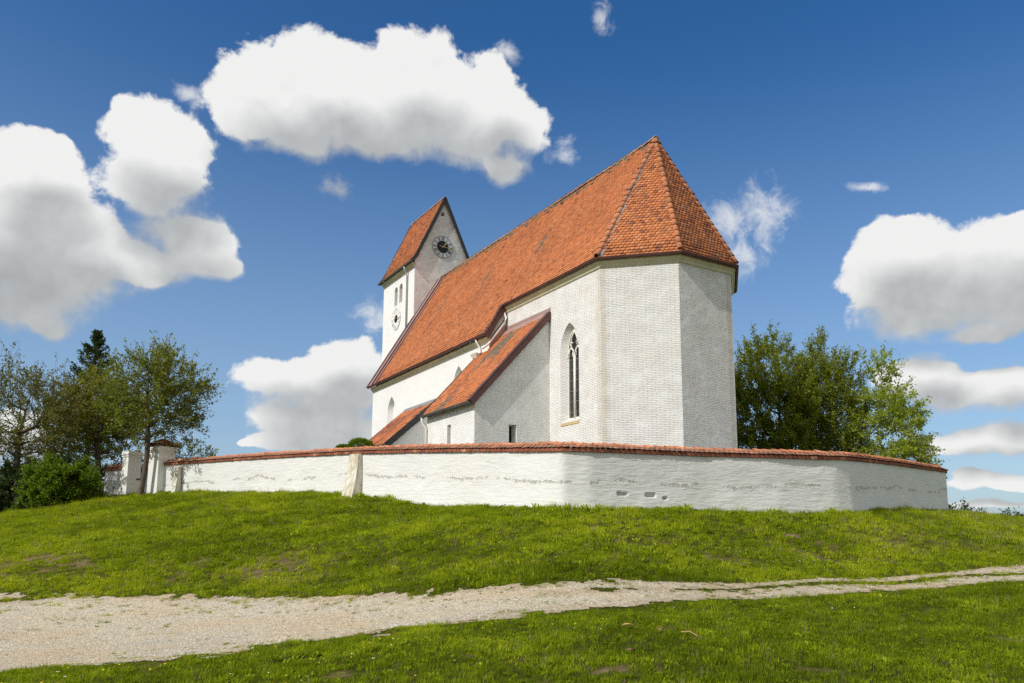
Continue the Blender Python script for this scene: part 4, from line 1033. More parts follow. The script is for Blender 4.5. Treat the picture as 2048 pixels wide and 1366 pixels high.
# ================================================================== TREES
def rot_basis(d):
    d = d / (np.linalg.norm(d, axis=-1, keepdims=True) + 1e-9)
    a = np.cross(d, np.where(np.abs(d[..., 2:3]) < .9, np.array([0, 0, 1.0]), np.array([1.0, 0, 0])))
    a /= np.linalg.norm(a, axis=-1, keepdims=True) + 1e-9
    return d, a, np.cross(d, a)
def tubes(P0, P1, r0, r1, n=5):
    d, a, b = rot_basis(P1 - P0); th = np.arange(n) * 2 * np.pi / n
    ring = np.cos(th)[None, :, None] * a[:, None] + np.sin(th)[None, :, None] * b[:, None]
    V = np.concatenate([P0[:, None] + ring * r0[:, None, None], P1[:, None] + ring * r1[:, None, None]], 1)
    m = len(P0); k = np.arange(n); f = np.c_[k, (k + 1) % n, n + (k + 1) % n, n + k]
    F = (f[None] + (np.arange(m) * 2 * n)[:, None, None]).reshape(-1, 4)
    return V.reshape(-1, 3), F
def leaf_cards(C, D, size, rng, flat=.5):
    """small folded leaves: two quads each"""
    m = len(C); L = size * (.65 + .7 * rng.random(m))
    d = D + rng.normal(0, .7, (m, 3)); d, a, b = rot_basis(d)
    up = np.array([0, 0, 1.0]); nrm = b + rng.normal(0, .5, (m, 3)); s = np.cross(d, nrm); s /= np.linalg.norm(s, axis=1)[:, None] + 1e-9
    nn = np.cross(s, d); w = L * .33
    p0 = C; p1 = C + d * (L * .5)[:, None] + s * w[:, None] + nn * (w * .35)[:, None]; p2 = C + d * L[:, None]; p3 = C + d * (L * .5)[:, None] - s * w[:, None] + nn * (w * .35)[:, None]
    V = np.stack([p0, p1, p2, p3], 1).reshape(-1, 3)
    F = np.arange(m * 4).reshape(-1, 4)
    return V, F
def make_tree(name, label, base, crown_c, crown_r, trunk_r, n_attr, leaves_per, leaf, lm, bm, seed, up=.4, shoot=.7, fork=.25, lean=(0, 0), shape=None, group=None, droop=0.0, low=0.0):
    """skeleton grown towards points spread through the crown, then shoots with leaves along them"""
    rng = np.random.default_rng(seed); base = np.array(base, float); cc = np.array(crown_c, float); cr = np.array(crown_r, float)
    A = []
    while len(A) < n_attr:
        p = rng.uniform(-1, 1, 3); r = np.linalg.norm(p)
        if r > 1: continue
        if r < .35 and rng.random() < .6: continue
        if shape and not shape(p, rng): continue
        q = p * (1 + .22 * math.sin(5 * p[0] + seed) * math.cos(4 * p[1] + 2 * p[2]))
        A.append(cc + q * cr)
    A = np.array(A)
    top = np.array([base[0] * .7 + cc[0] * .3, base[1] * .7 + cc[1] * .3, cc[2] + cr[2] * .35]); fk = base + (cc - base) * 1.0
    zf = base[2] + (cc[2] - cr[2] - base[2]) + fork * cr[2]
    nseg = 10; ts = np.linspace(0, 1, nseg + 1)
    axis = base[None] * (1 - ts[:, None]) + top[None] * ts[:, None]
    axis[:, 0] += np.sin(ts * 5 + seed) * .05 * cr[0] + lean[0] * np.sin(ts * np.pi); axis[:, 1] += np.cos(ts * 4 + seed) * .05 * cr[1]
    pos = [p for p in axis]; par = [-1] + list(range(nseg)); dist = list(np.r_[0, np.cumsum(np.linalg.norm(np.diff(axis, axis=0), axis=1))])
    can = [p[2] >= zf - .2 for p in axis]
    order = np.argsort(np.linalg.norm(A - cc, axis=1) + rng.random(len(A)) * .6)
    tips = []
    for k in order:
        p = A[k]; PP = np.array(pos); c_ = np.linalg.norm(PP - p, axis=1) + .28 * np.array(dist) + np.where(np.array(can), 0, 1e6) + np.where(PP[:, 2] > p[2] + .1, .8 * (PP[:, 2] - p[2]), 0)
        j = int(np.argmin(c_)); q = np.array(pos[j]); dv = p - q; L = np.linalg.norm(dv); ns = max(1, int(L / .45)); prev = j
        for i in range(1, ns + 1):
            t = i / ns; w = q + dv * t + rng.normal(0, .05, 3) * L * .5 * (1 - t) + np.array([0, 0, .12 * L * math.sin(math.pi * t)]) * up
            pos.append(w); par.append(prev); dist.append(dist[prev] + L / ns); can.append(True); prev = len(pos) - 1
        tips.append(prev)
    pos = np.array(pos); par = np.array(par); n = len(pos)
    area = np.full(n, 0.0); area[tips] += 1
    for i in range(n - 1, 0, -1): area[par[i]] += area[i] + .02
    rad = np.maximum(.006, trunk_r * (area / area[0]) ** .55)
    rad[0] *= 1.35
    e = np.arange(1, n)
    TV_, TF_ = tubes(pos[par[e]], pos[e], np.maximum(rad[par[e]] * (par[e] < nseg + 1) + rad[e] * 1.1 * (par[e] >= nseg + 1), rad[e]), rad[e], 6)
    root = thing(name, label, 'tree' if 'shrub' not in name and 'bush' not in name else 'shrub', base, group)
    # shoots
    tip = np.array(tips); par_dir = pos[tip] - pos[par[tip]]; par_dir /= np.linalg.norm(par_dir, axis=1)[:, None] + 1e-9
    outw = (pos[tip] - cc) / cr; outw /= np.linalg.norm(outw, axis=1)[:, None] + 1e-9
    LV, LD, S0, S1 = [], [], [], []
    nsh = 3
    for rep in range(nsh):
        d = par_dir * .5 + outw * .5 + np.array([0, 0, up]) + rng.normal(0, .45, (len(tip), 3)); d /= np.linalg.norm(d, axis=1)[:, None]
        Ls = shoot * (.5 + rng.random(len(tip)))
        p = pos[tip].copy()
        for sgi in range(3):
            q = p + d * (Ls / 3)[:, None]; S0.append(p); S1.append(q)
            m = max(1, int(leaves_per / (nsh * 3)))
            t = rng.random((len(tip), m, 1)); c = p[:, None] * (1 - t) + q[:, None] * t + rng.normal(0, leaf * .55, (len(tip), m, 3))
            LV.append(c.reshape(-1, 3)); LD.append(np.repeat(d[:, None], m, 1).reshape(-1, 3))
            p = q; d = d + np.array([0, 0, .25 * up - droop]) + rng.normal(0, .12, d.shape); d /= np.linalg.norm(d, axis=1)[:, None]
    S0 = np.concatenate(S0); S1 = np.concatenate(S1)
    sv, sf = tubes(S0, S1, np.full(len(S0), .007), np.full(len(S0), .005), 3)
    V = np.concatenate([TV_, sv]); F = np.concatenate([TF_, sf + len(TV_)])
    np_mesh_obj('trunk', V, F, bm, root, smooth=True)
    C = np.concatenate(LV); D = np.concatenate(LD)
    keep = rng.random(len(C)) < .55 + .45 * (fbm(C[:, 0] * 1.1 + 7, C[:, 2] * 1.1, seed, 3) > .46)
    lv, lf = leaf_cards(C[keep], D[keep], leaf, rng)
    np_mesh_obj('crown', lv, lf, lm, root)
    return root
def conifer(name, label, base, h, r, lm, bm, seed):
    rng = np.random.default_rng(seed); base = np.array(base, float); root = thing(name, label, 'tree', base)
    P0, P1, r0, r1, C, D = [], [], [], [], [], []
    ax = np.linspace(0, 1, 9)
    for a, b_ in zip(ax[:-1], ax[1:]):
        P0.append(base + [0, 0, h * a]); P1.append(base + [0, 0, h * b_]); r0.append(.2 * (1 - a) + .015); r1.append(.2 * (1 - b_) + .012)
    for k in range(280):
        t = .05 + .95 * (k / 280) ** .9; z = h * t; L = r * (1 - t) ** 1.05 * (.7 + .5 * rng.random()) + .12; a = rng.random() * 2 * math.pi
        d = np.array([math.cos(a), math.sin(a), .18 + .5 * t]); p = base + [0, 0, z]; q = p + d * L
        P0.append(p); P1.append(q); r0.append(.03 * (1 - t) + .008); r1.append(.006)
        m = int(90 * L / r + 24); tt = rng.random(m) ** .7
        side = np.cross(d, [0, 0, 1.0]); side /= np.linalg.norm(side)
        c = p + d * (L * tt)[:, None] + side * (rng.normal(0, .26, m) * (1.1 - tt) * L * .7)[:, None] + np.array([0, 0, 1]) * (rng.normal(-.04, .06, m))[:, None]
        C.append(c); D.append(np.repeat((d + side * 0)[None], m, 0))
    V, F = tubes(np.array(P0), np.array(P1), np.array(r0), np.array(r1), 5)
    np_mesh_obj('trunk', V, F, bm, root)
    C = np.concatenate(C); D = np.concatenate(D)
    lv, lf = leaf_cards(C, D, .16, rng); np_mesh_obj('crown', lv, lf, lm, root)
    return root
M['bark'] = mat_bark('bark', (.075, .06, .045), (.17, .14, .105))
M['birchbark'] = mat_bark('birch_bark', (.62, .58, .50), (.74, .70, .62), True)
M['leaf_olive'] = mat_leaf('olive_leaf', (.10, .12, .010), (.26, .27, .025), .42)
M['leaf_green'] = mat_leaf('apple_leaf', (.085, .11, .016), (.22, .25, .04), .4)
M['leaf_brown'] = mat_leaf('sparse_autumn_leaf', (.085, .09, .022), (.19, .19, .04), .35)
M['leaf_bush'] = mat_leaf('bush_leaf', (.08, .14, .008), (.14, .215, .014), .4)
M['leaf_dark'] = mat_leaf('spruce_needle', (.022, .042, .013), (.06, .10, .024), .2)
M['leaf_birch'] = mat_leaf('birch_leaf', (.17, .22, .02), (.36, .43, .05), .5)
M['leaf_willow'] = mat_leaf('willow_leaf', (.10, .135, .013), (.25, .29, .026), .42)
def gz(x, y): return float(HZ(x, y))
def tr_at(x, y, dz=-.1): return (x, y, gz(x, y) + dz)
make_tree('apple_tree', 'open-crowned broadleaf tree in front of the gate piers with sky between its twigs', tr_at(-18.42, 38.8), (-17.95, 38.9, 7.25), (2.4, 2.2, 2.15), .125, 270, 88, .12, M['leaf_green'], M['bark'], 31, up=.32, shoot=.95, fork=.02)
make_tree('broadleaf_tree', 'olive-green round-crowned tree at the left end of the wall', tr_at(-23.25, 43.7), (-23.4, 43.7, 7.0), (2.75, 2.3, 2.15), .15, 380, 105, .115, M['leaf_olive'], M['bark'], 32, up=.2, shoot=.6, fork=.05)
make_tree('sparse_tree', 'half-bare tree with brownish leaves at the left edge', tr_at(-25.3, 40.0), (-25.2, 40.2, 6.3), (2.9, 2.4, 2.8), .15, 340, 66, .11, M['leaf_brown'], M['bark'], 33, up=.3, shoot=.8, fork=.1)
conifer('spruce_tree', 'dark spruce standing up behind the trees left of the gate', tr_at(-27.6, 50.5), 12.2, 5.2, M['leaf_dark'], M['bark'], 34)
make_tree('leafy_bush', 'big bright green bush below the trees left of the gate', tr_at(-22.3, 38.4), (-22.2, 38.6, 2.35), (1.9, 1.6, 1.5), .06, 300, 150, .12, M['leaf_bush'], M['bark'], 35, up=.2, shoot=.4, fork=-.3)
make_tree('dark_bush', 'dark bush at the foot of the half-bare tree', tr_at(-26.6, 39.6), (-26.7, 39.8, 2.2), (2.1, 1.6, 1.6), .06, 240, 130, .13, M['leaf_dark'], M['bark'], 36, up=.2, shoot=.4, fork=-.3)  # leaves take the same dark green as the spruce
make_tree('back_bush', 'dark green bush filling the gap behind the bright bush', tr_at(-28.0, 47.0), (-27.9, 47.0, 2.6), (3.6, 1.8, 2.3), .07, 330, 120, .15, M['leaf_dark'], M['bark'], 38, up=.2, shoot=.4, fork=-.4)
make_tree('low_tree', 'small tree peeping over the wall beside the gate pier', tr_at(-19.6, 47.0), (-19.4, 47.0, 4.7), (1.5, 1.3, 1.05), .06, 90, 60, .12, M['leaf_green'], M['bark'], 37, up=.3, shoot=.5, fork=-.2)
make_tree('leafy_tree', 'dense tree half in the church shadow next to the east wall', tr_at(14.2, 40.8), (13.7, 40.8, 6.5), (2.6, 2.2, 4.1), .14, 520, 140, .12, M['leaf_willow'], M['bark'], 41, up=.75, shoot=.8, fork=-.5)
make_tree('willow_tree', 'yellowish green tree with feathery upright twigs beside the birch', tr_at(16.4, 41.4), (16.75, 41.3, 6.2), (1.95, 1.8, 4.1), .12, 400, 130, .115, M['leaf_willow'], M['bark'], 42, up=.9, shoot=.85, fork=-.5)
make_tree('birch_tree', 'slender birch with a white trunk and light green leaves', tr_at(19.05, 40.5), (19.35, 40.2, 5.5), (2.35, 1.9, 3.7), .10, 380, 115, .13, M['leaf_birch'], M['birchbark'], 43, up=.25, shoot=.75, fork=-.35, droop=.12, shape=lambda p, rng: math.hypot(p[0], p[1]) < .28 + .72 * min(1, (1 - p[2]) * .72))
def ball_shrub(name, label, x, y, zc, r, seed):
    rng = np.random.default_rng(seed); root = thing(name, label, 'shrub', (x, y, gz(x, y)))
    n = 5200; p = rng.normal(0, 1, (n, 3)); p /= np.linalg.norm(p, axis=1)[:, None]; rad = r * (.72 + .3 * rng.random(n)) * (1 + .16 * (fbm(p[:, 0] * 2 + 5, p[:, 2] * 2, seed, 3) - .5))
    C = np.array([x, y, zc]) + p * rad[:, None] * np.array([1.15, 1, .8])
    lv, lf = leaf_cards(C, p, .075, rng); np_mesh_obj('crown', lv, lf, M['leaf_bush'], root)
    st = MB()
    for k in range(7):
        a = k * .9; st.tube([(x, y, gz(x, y) - .05), (x + math.cos(a) * r * .4, y + math.sin(a) * r * .4, zc)], [.03, .012], 5)
    st.build('stem', M['bark'], root)
ball_shrub('clipped_shrub', 'rounded green shrub rising over the wall by the porch roof', -6.55, 33.6, 4.0, .52, 51)
ball_shrub('clipped_shrub', 'small low shrub tip over the coping left of the rounded shrub', -7.45, 34.2, 3.98, .28, 52)
make_tree('distant_tree', 'small dark treetop on the skyline right of the wall end', tr_at(35.5, 62.0), (35.5, 62, 1.3), (1.5, 1.2, 1.5), .08, 60, 60, .2, M['leaf_dark'], M['bark'], 61, group='treetops on the right skyline')
make_tree('distant_tree', 'small dark treetop on the skyline at the right picture edge', tr_at(42.3, 66.0), (42.3, 66, 0.9), (1.7, 1.3, 1.5), .08, 60, 60, .2, M['leaf_dark'], M['bark'], 62, group='treetops on the right skyline')

# ================================================================== GRASS
def mat_grass(name, c0, c1, c2):
    t = NT(name)
    a = t.new('ShaderNodeAttribute'); a.attribute_type = 'INSTANCER'; a.attribute_name = 'tint'
    geo = t.new('ShaderNodeNewGeometry')
    f = t.math('ADD', t.math('MULTIPLY', a.outputs['Fac'], .75), t.math('MULTIPLY', geo.outputs['Random Per Island'], .4), clamp=True)
    col = t.ramp(f, [(.1, c0), (.55, c1), (.95, c2)])
    t.out(col, .8, None, .06)
    tr_ = t.new('ShaderNodeBsdfTranslucent'); t.link(t.mix(1.0, col, (1.3, 1.3, .7), 'MULTIPLY'), tr_.inputs['Color'])
    mx = t.new('ShaderNodeMixShader'); mx.inputs[0].default_value = .35
    t.link(t.bsdf.outputs[0], mx.inputs[1]); t.link(tr_.outputs[0], mx.inputs[2]); t.link(mx.outputs[0], t.n['Material Output'].inputs['Surface'])
    return t.m
M['grass'] = mat_grass('grass_blade', (.085, .13, .006), (.255, .33, .011), (.48, .515, .022))
M['straw'] = mat_grass('dry_grass_blade', (.15, .12, .05), (.26, .215, .10), (.36, .31, .17))
M['weed'] = mat_grass('broad_weed_leaf', (.14, .19, .008), (.26, .34, .012), (.42, .48, .04))
def tuft(name, n, r, h, w, mat, seed, lean=.5, broad=False):
    rng = np.random.default_rng(seed)
    ang = rng.random(n) * 2 * np.pi; rad = r * np.sqrt(rng.random(n)); b = np.c_[rad * np.cos(ang), rad * np.sin(ang), np.full(n, -.01)]
    la = rng.random(n) * 2 * np.pi; hh = h * (.45 + .75 * rng.random(n)); ln = lean * rng.random(n) * hh
    d = np.c_[np.cos(la), np.sin(la), np.zeros(n)]; s = np.c_[-np.sin(la), np.cos(la), np.zeros(n)] * (w * (.6 + .8 * rng.random(n)))[:, None]
    z = np.array([0, 0, 1.0])
    m1 = b + d * (ln * .35)[:, None] + z * (hh * .55)[:, None]; m2 = b + d * ln[:, None] + z * hh[:, None]
    k = 1.3 if broad else .8
    V = np.stack([b - s * .5, b + s * .5, m1 + s * .5 * k, m1 - s * .5 * k, m2 + s * .08, m2 - s * .08], 1).reshape(-1, 3)
    i = np.arange(n) * 6
    F = np.concatenate([np.c_[i, i + 1, i + 2, i + 3], np.c_[i + 3, i + 2, i + 4, i + 5]])
    me = bpy.data.meshes.new(name); me.from_pydata(V.tolist(), [], F.tolist()); me.materials.append(mat); me.update()
    return bpy.data.objects.new(name, me)
def scatter(name, label, cat, protos, P, sc, tint, vi, seed):
    rng = np.random.default_rng(seed); n = len(P)
    me = bpy.data.meshes.new(name); me.vertices.add(n); me.vertices.foreach_set('co', np.asarray(P, dtype=np.float32).ravel())
    for nm, val in (('sc', sc), ('tint', tint), ('rz', rng.random(n) * 6.283)):
        a = me.attributes.new(nm, 'FLOAT', 'POINT'); a.data.foreach_set('value', np.asarray(val, dtype=np.float32))
    a = me.attributes.new('vi', 'INT', 'POINT'); a.data.foreach_set('value', np.asarray(vi, dtype=np.int32))
    o = bpy.data.objects.new(name, me); COL.objects.link(o); tag(o, label, cat, kind='stuff')
    coll = bpy.data.collections.new(name + '_kinds')
    for p in protos: coll.objects.link(p)
    ng = bpy.data.node_groups.new(name + '_scatter', 'GeometryNodeTree')
    ng.interface.new_socket('Geometry', in_out='INPUT', socket_type='NodeSocketGeometry'); ng.interface.new_socket('Geometry', in_out='OUTPUT', socket_type='NodeSocketGeometry')
    N = ng.nodes; gi = N.new('NodeGroupInput'); go_ = N.new('NodeGroupOutput'); ip = N.new('GeometryNodeInstanceOnPoints'); ci = N.new('GeometryNodeCollectionInfo')
    ci.inputs['Collection'].default_value = coll; ci.inputs['Separate Children'].default_value = True; ci.inputs['Reset Children'].default_value = True
    def att(nm, typ):
        q = N.new('GeometryNodeInputNamedAttribute'); q.data_type = typ; q.inputs['Name'].default_value = nm; return next(s for s in q.outputs if s.enabled and s.name == 'Attribute')
    cx = N.new('ShaderNodeCombineXYZ'); er = N.new('FunctionNodeEulerToRotation')
    ng.links.new(att('rz', 'FLOAT'), cx.inputs['Z']); ng.links.new(cx.outputs[0], er.inputs[0])
    ng.links.new(gi.outputs[0], ip.inputs['Points']); ng.links.new(ci.outputs[0], ip.inputs['Instance'])
    ip.inputs['Pick Instance'].default_value = True
    ng.links.new(att('vi', 'INT'), ip.inputs['Instance Index']); ng.links.new(er.outputs[0], ip.inputs['Rotation']); ng.links.new(att('sc', 'FLOAT'), ip.inputs['Scale'])
    ng.links.new(ip.outputs[0], go_.inputs[0])
    md = o.modifiers.new('scatter', 'NODES'); md.node_group = ng
    return o
# where grass may grow: in front of the wall and a margin inside and around
def sample(n, x0, x1, y0, y1, rng): return np.c_[rng.uniform(x0, x1, n), rng.uniform(y0, y1, n)]
rg = np.random.default_rng(5)
cand = []
for (ya, yb, dens) in ((3.5, 13, 175), (13, 19, 125), (19, 27, 85), (27, 37, 60), (37, 50, 30)):
    xa, xb = -.80 * yb - 1.0, .80 * yb + 1.0
    q = sample(int((xb - xa) * (yb - ya) * dens), xa, xb, ya, yb, rg); q = q[np.abs(q[:, 0]) < .78 * q[:, 1] + 1.5]; cand.append(q)
cand = np.concatenate(cand)
yp = [tuple(p[:2]) for p in WP[::8]] + [(-18.5, 40.2)]
cand = cand[~inside(cand[:, 0], cand[:, 1], yp)]
rdv = road(cand[:, 0], cand[:, 1]); br_ = bareness(cand[:, 0], cand[:, 1])
pat = fbm(cand[:, 0] * 1.6, cand[:, 1] * 2.4, 201, 4)
pat2 = fbm(cand[:, 0] * 3.1, cand[:, 1] * 4.5, 205, 4)
prob = np.where(rdv < 0, 1.0, np.where((rdv < .35) & (pat2 > .52), .6, np.where((rdv < 1.3) & (pat2 > .58), .5, np.where(pat2 > .68, .4, 0))))
prob = np.where(rdv < -.06, 1.0 - .8 * br_, prob)
ok = rg.random(len(cand)) < prob
cand, rdv, br_ = cand[ok], rdv[ok], br_[ok]
cy = cand[:, 1]
z = HZ(cand[:, 0], cand[:, 1])
lush = fbm(cand[:, 0] * .35, cand[:, 1] * .35, 211, 4); clump = fbm(cand[:, 0] * 1.5, cand[:, 1] * 1.5, 221, 3)
sc = (.42 + .75 * clump) * np.where(rdv > -.25, .55, 1.0) * np.where(cy < 15, .72, 1.0) * (1 - .35 * br_) * np.interp(cy, [8, 20, 35, 50], [.85, 1.0, 1.35, 1.7])
tint = np.clip(.50 + 1.0 * (lush - .5) + .8 * (clump - .5) + rg.normal(0, .2, len(cand)) - .30 * (cy < 17), 0, 1)
vi = rg.integers(0, 3, len(cand))
dry = rg.random(len(cand)) < (.07 + .40 * br_ + .10 * (rdv > -.2))
vi = np.where(dry, 3, vi)
wd = (~dry) & (rg.random(len(cand)) < .14 + .25 * (fbm(cand[:, 0] * .7, cand[:, 1] * .7, 231, 3) > .58))
vi = np.where(wd, 4, vi)
u_ = rg.random(len(cand)); far_ = rdv < -.5
vi = np.where(far_ & (u_ < .012 + .03 * (np.hypot(cand[:, 0] - 17, cand[:, 1] - 30) < 10)), 5, vi)
vi = np.where(far_ & (u_ > .972), 6, vi)
vi = np.where(far_ & (u_ > .94) & (u_ < .972) & (fbm(cand[:, 0] * .5, cand[:, 1] * .5, 271, 3) > .5), 7, vi)
protos = [tuft('a_tuft', 30, .13, .12, .010, M['grass'], 1, .8), tuft('b_tuft', 26, .12, .085, .011, M['grass'], 2, 1.1), tuft('c_tuft', 26, .10, .165, .009, M['grass'], 3, .8), tuft('d_tuft', 22, .12, .10, .007, M['straw'], 4, 1.2), tuft('e_tuft', 16, .12, .085, .032, M['weed'], 5, 1.3, True), tuft('f_tuft', 9, .10, .34, .006, M['straw'], 6, .45), tuft('g_tuft', 22, .07, .12, .05, M['weed'], 7, 1.5, True), tuft('h_tuft', 46, .17, .20, .012, M['grass'], 8, .9)]
scatter('grass', 'short green meadow grass covering the hillock and verges', 'grass', protos, np.c_[cand, z], sc, tint, vi, 1)
# taller weeds along the foot of the wall
ii = rg.integers(0, np.searchsorted(ws, 47), 900)
keepw = fbm(ws[ii] * .8, ws[ii] * 0, 241, 3) > .585; ii = ii[keepw]
off = .05 + rg.random(len(ii)) ** 2 * .55
wx = WP[ii, 0] + WN[ii, 0] * off; wy = WP[ii, 1] + WN[ii, 1] * off
protos2 = [tuft('a_weed', 26, .14, .26, .012, M['grass'], 11, .7), tuft('b_weed', 18, .16, .20, .045, M['weed'], 12, 1.0, True)]
scatter('weeds', 'taller weeds and broad leaves along the foot of the wall', 'weeds', protos2, np.c_[wx, wy, HZ(wx, wy)], (.35 + .75 * rg.random(len(ii)) ** 2), .4 + .5 * rg.random(len(ii)), rg.integers(0, 2, len(ii)), 2)
# tiny meadow flowers
def flower(name, col, n, seed):
    rng = np.random.default_rng(seed); V, F = [], []
    for k in range(n):
        c = np.array([rng.normal(0, .15), rng.normal(0, .15), .075 + .04 * rng.random()]); nb = len(V); r = .014
        for q in range(6): V.append(c + [r * math.cos(q * 1.047), r * math.sin(q * 1.047), .006 * (q % 2)])
        F.append(tuple(nb + q for q in range(6)))
    me = bpy.data.meshes.new(name); me.from_pydata([tuple(v) for v in V], [], F); me.materials.append(col); me.update()
    return bpy.data.objects.new(name, me)
M['yellow'] = mat_plain('yellow_petal', (.75, .55, .03), .6); M['white'] = mat_plain('white_petal', (.8, .8, .74), .6)
q = cand[(rdv < -.4) & (br_ < .4)]
wgt = sstep(.5, .62, fbm(q[:, 0] * .3, q[:, 1] * .3, 251, 3)) + .9 * (np.hypot(q[:, 0] - 17, q[:, 1] - 29) < 9) + .6 * (np.hypot(q[:, 0] + 6, q[:, 1] - 27) < 5)
q = q[rg.random(len(q)) < (.036 * wgt + .003) * np.where(q[:, 1] < 16, .22, 1)]
scatter('wildflowers', 'tiny yellow and white flowers dotted through the meadow', 'flowers', [flower('a_bloom', M['yellow'], 2, 1), flower('b_bloom', M['yellow'], 1, 2), flower('c_bloom', M['white'], 2, 3)], np.c_[q, HZ(q[:, 0], q[:, 1])], .7 + .6 * rg.random(len(q)), np.ones(len(q)), rg.choice([0, 1, 2], len(q), p=[.4, .35, .25]), 3)
# loose stones on the track
def stone(name, seed):
    rng = np.random.default_rng(seed); import bmesh
    bm = bmesh.new(); bmesh.ops.create_icosphere(bm, subdivisions=1, radius=.02)
    for v in bm.verts: v.co *= 1 + rng.normal(0, .18); v.co.z *= .6
    me = bpy.data.meshes.new(name); bm.to_mesh(me); bm.free(); me.materials.append(M['stone']); return bpy.data.objects.new(name, me)
ts_ = NT('loose_stone'); oi = ts_.new('ShaderNodeAttribute'); oi.attribute_type = 'INSTANCER'; oi.attribute_name = 'tint'
M['stone'] = ts_.out(ts_.ramp(oi.outputs['Fac'], [(0, (.34, .29, .22)), (.5, (.58, .52, .42)), (1, (.72, .68, .60))]), .9, None, .15)
q = sample(60000, -15, 14, 8.5, 22, rg); rq = road(q[:, 0], q[:, 1]); q = q[(rq > -.05) & (rg.random(len(q)) < .35 + .6 * (fbm(q[:, 0] * .8, q[:, 1] * .8, 261, 3) > .5))]
scatter('gravel', 'loose pale stones scattered over the track', 'gravel', [stone('a_stone', 1), stone('b_stone', 2), stone('c_stone', 3)], np.c_[q, HZ(q[:, 0], q[:, 1]) + .012], .25 + .9 * rg.random(len(q)) ** 3, rg.random(len(q)), rg.integers(0, 3, len(q)), 4)

# a few fallen leaves and a twig on the near verge
def fallen(name, label, x, y, L, col, seed, group=None):
    rng = np.random.default_rng(seed); a = rng.random() * 6.28; z = gz(x, y) + .07; vs = []; n = 7
    for i in range(n):
        t = i / (n - 1); w = L * .32 * math.sin(math.pi * min(1, t * .95 + .03)); zz = z + .02 * math.sin(3 * t)
        for sgn in (-1, 0, 1): vs.append((x + math.cos(a) * L * (t - .5) - math.sin(a) * w * sgn, y + math.sin(a) * L * (t - .5) + math.cos(a) * w * sgn, zz + abs(sgn) * .015))
    fs = [(i * 3 + k, i * 3 + k + 1, i * 3 + k + 4, i * 3 + k + 3) for i in range(n - 1) for k in (0, 1)]
    o = mesh_obj(name, vs, fs, col); sol = o.modifiers.new('thickness', 'SOLIDIFY'); sol.thickness = .003
    tag(o, label, 'leaf', group); return o
M['deadleaf'] = mat_plain('tan_leaf', (.50, .33, .16), .8); M['browleaf'] = mat_plain('brown_leaf', (.22, .12, .07), .8)
fallen('fallen_leaf', 'curled tan leaf lying on the near grass verge', 1.60, 11.0, .17, M['deadleaf'], 1, 'fallen leaves on the verge')
fallen('fallen_leaf', 'dark brown leaf on the verge right of the tan leaf', 1.98, 10.75, .15, M['browleaf'], 2, 'fallen leaves on the verge')
fallen('fallen_leaf', 'reddish brown leaf in the bare patch nearest the bottom edge', 1.42, 9.55, .13, M['browleaf'], 3, 'fallen leaves on the verge')
b = MB(); b.tube([(2.28, 10.75, gz(2.28, 10.75) + .06), (2.36, 10.6, gz(2.36, 10.6) + .09), (2.42, 10.42, gz(2.42, 10.42) + .06)], [.008, .007, .004], 5)
tag(b.build('twig', M['deadleaf']), 'short bare twig lying on the near grass verge', 'twig')

# ================================================================== SUN, SKY, CLOUDS
SUN_EL = 40.5; TH_ = R(8.5)
sh = -PX * math.cos(TH_) - AX * math.sin(TH_)
sd_ = sh * math.cos(R(SUN_EL)) + np.array([0, 0, math.sin(R(SUN_EL))])
sun = bpy.data.lights.new('sun', 'SUN'); sun.energy = 2.8; sun.angle = R(.55); sun.color = (1, .962, .905)
so = bpy.data.objects.new('sun', sun); COL.objects.link(so); so.location = (-20, -10, 40)
so.rotation_euler = Vector(-sd_).to_track_quat('-Z', 'Y').to_euler()

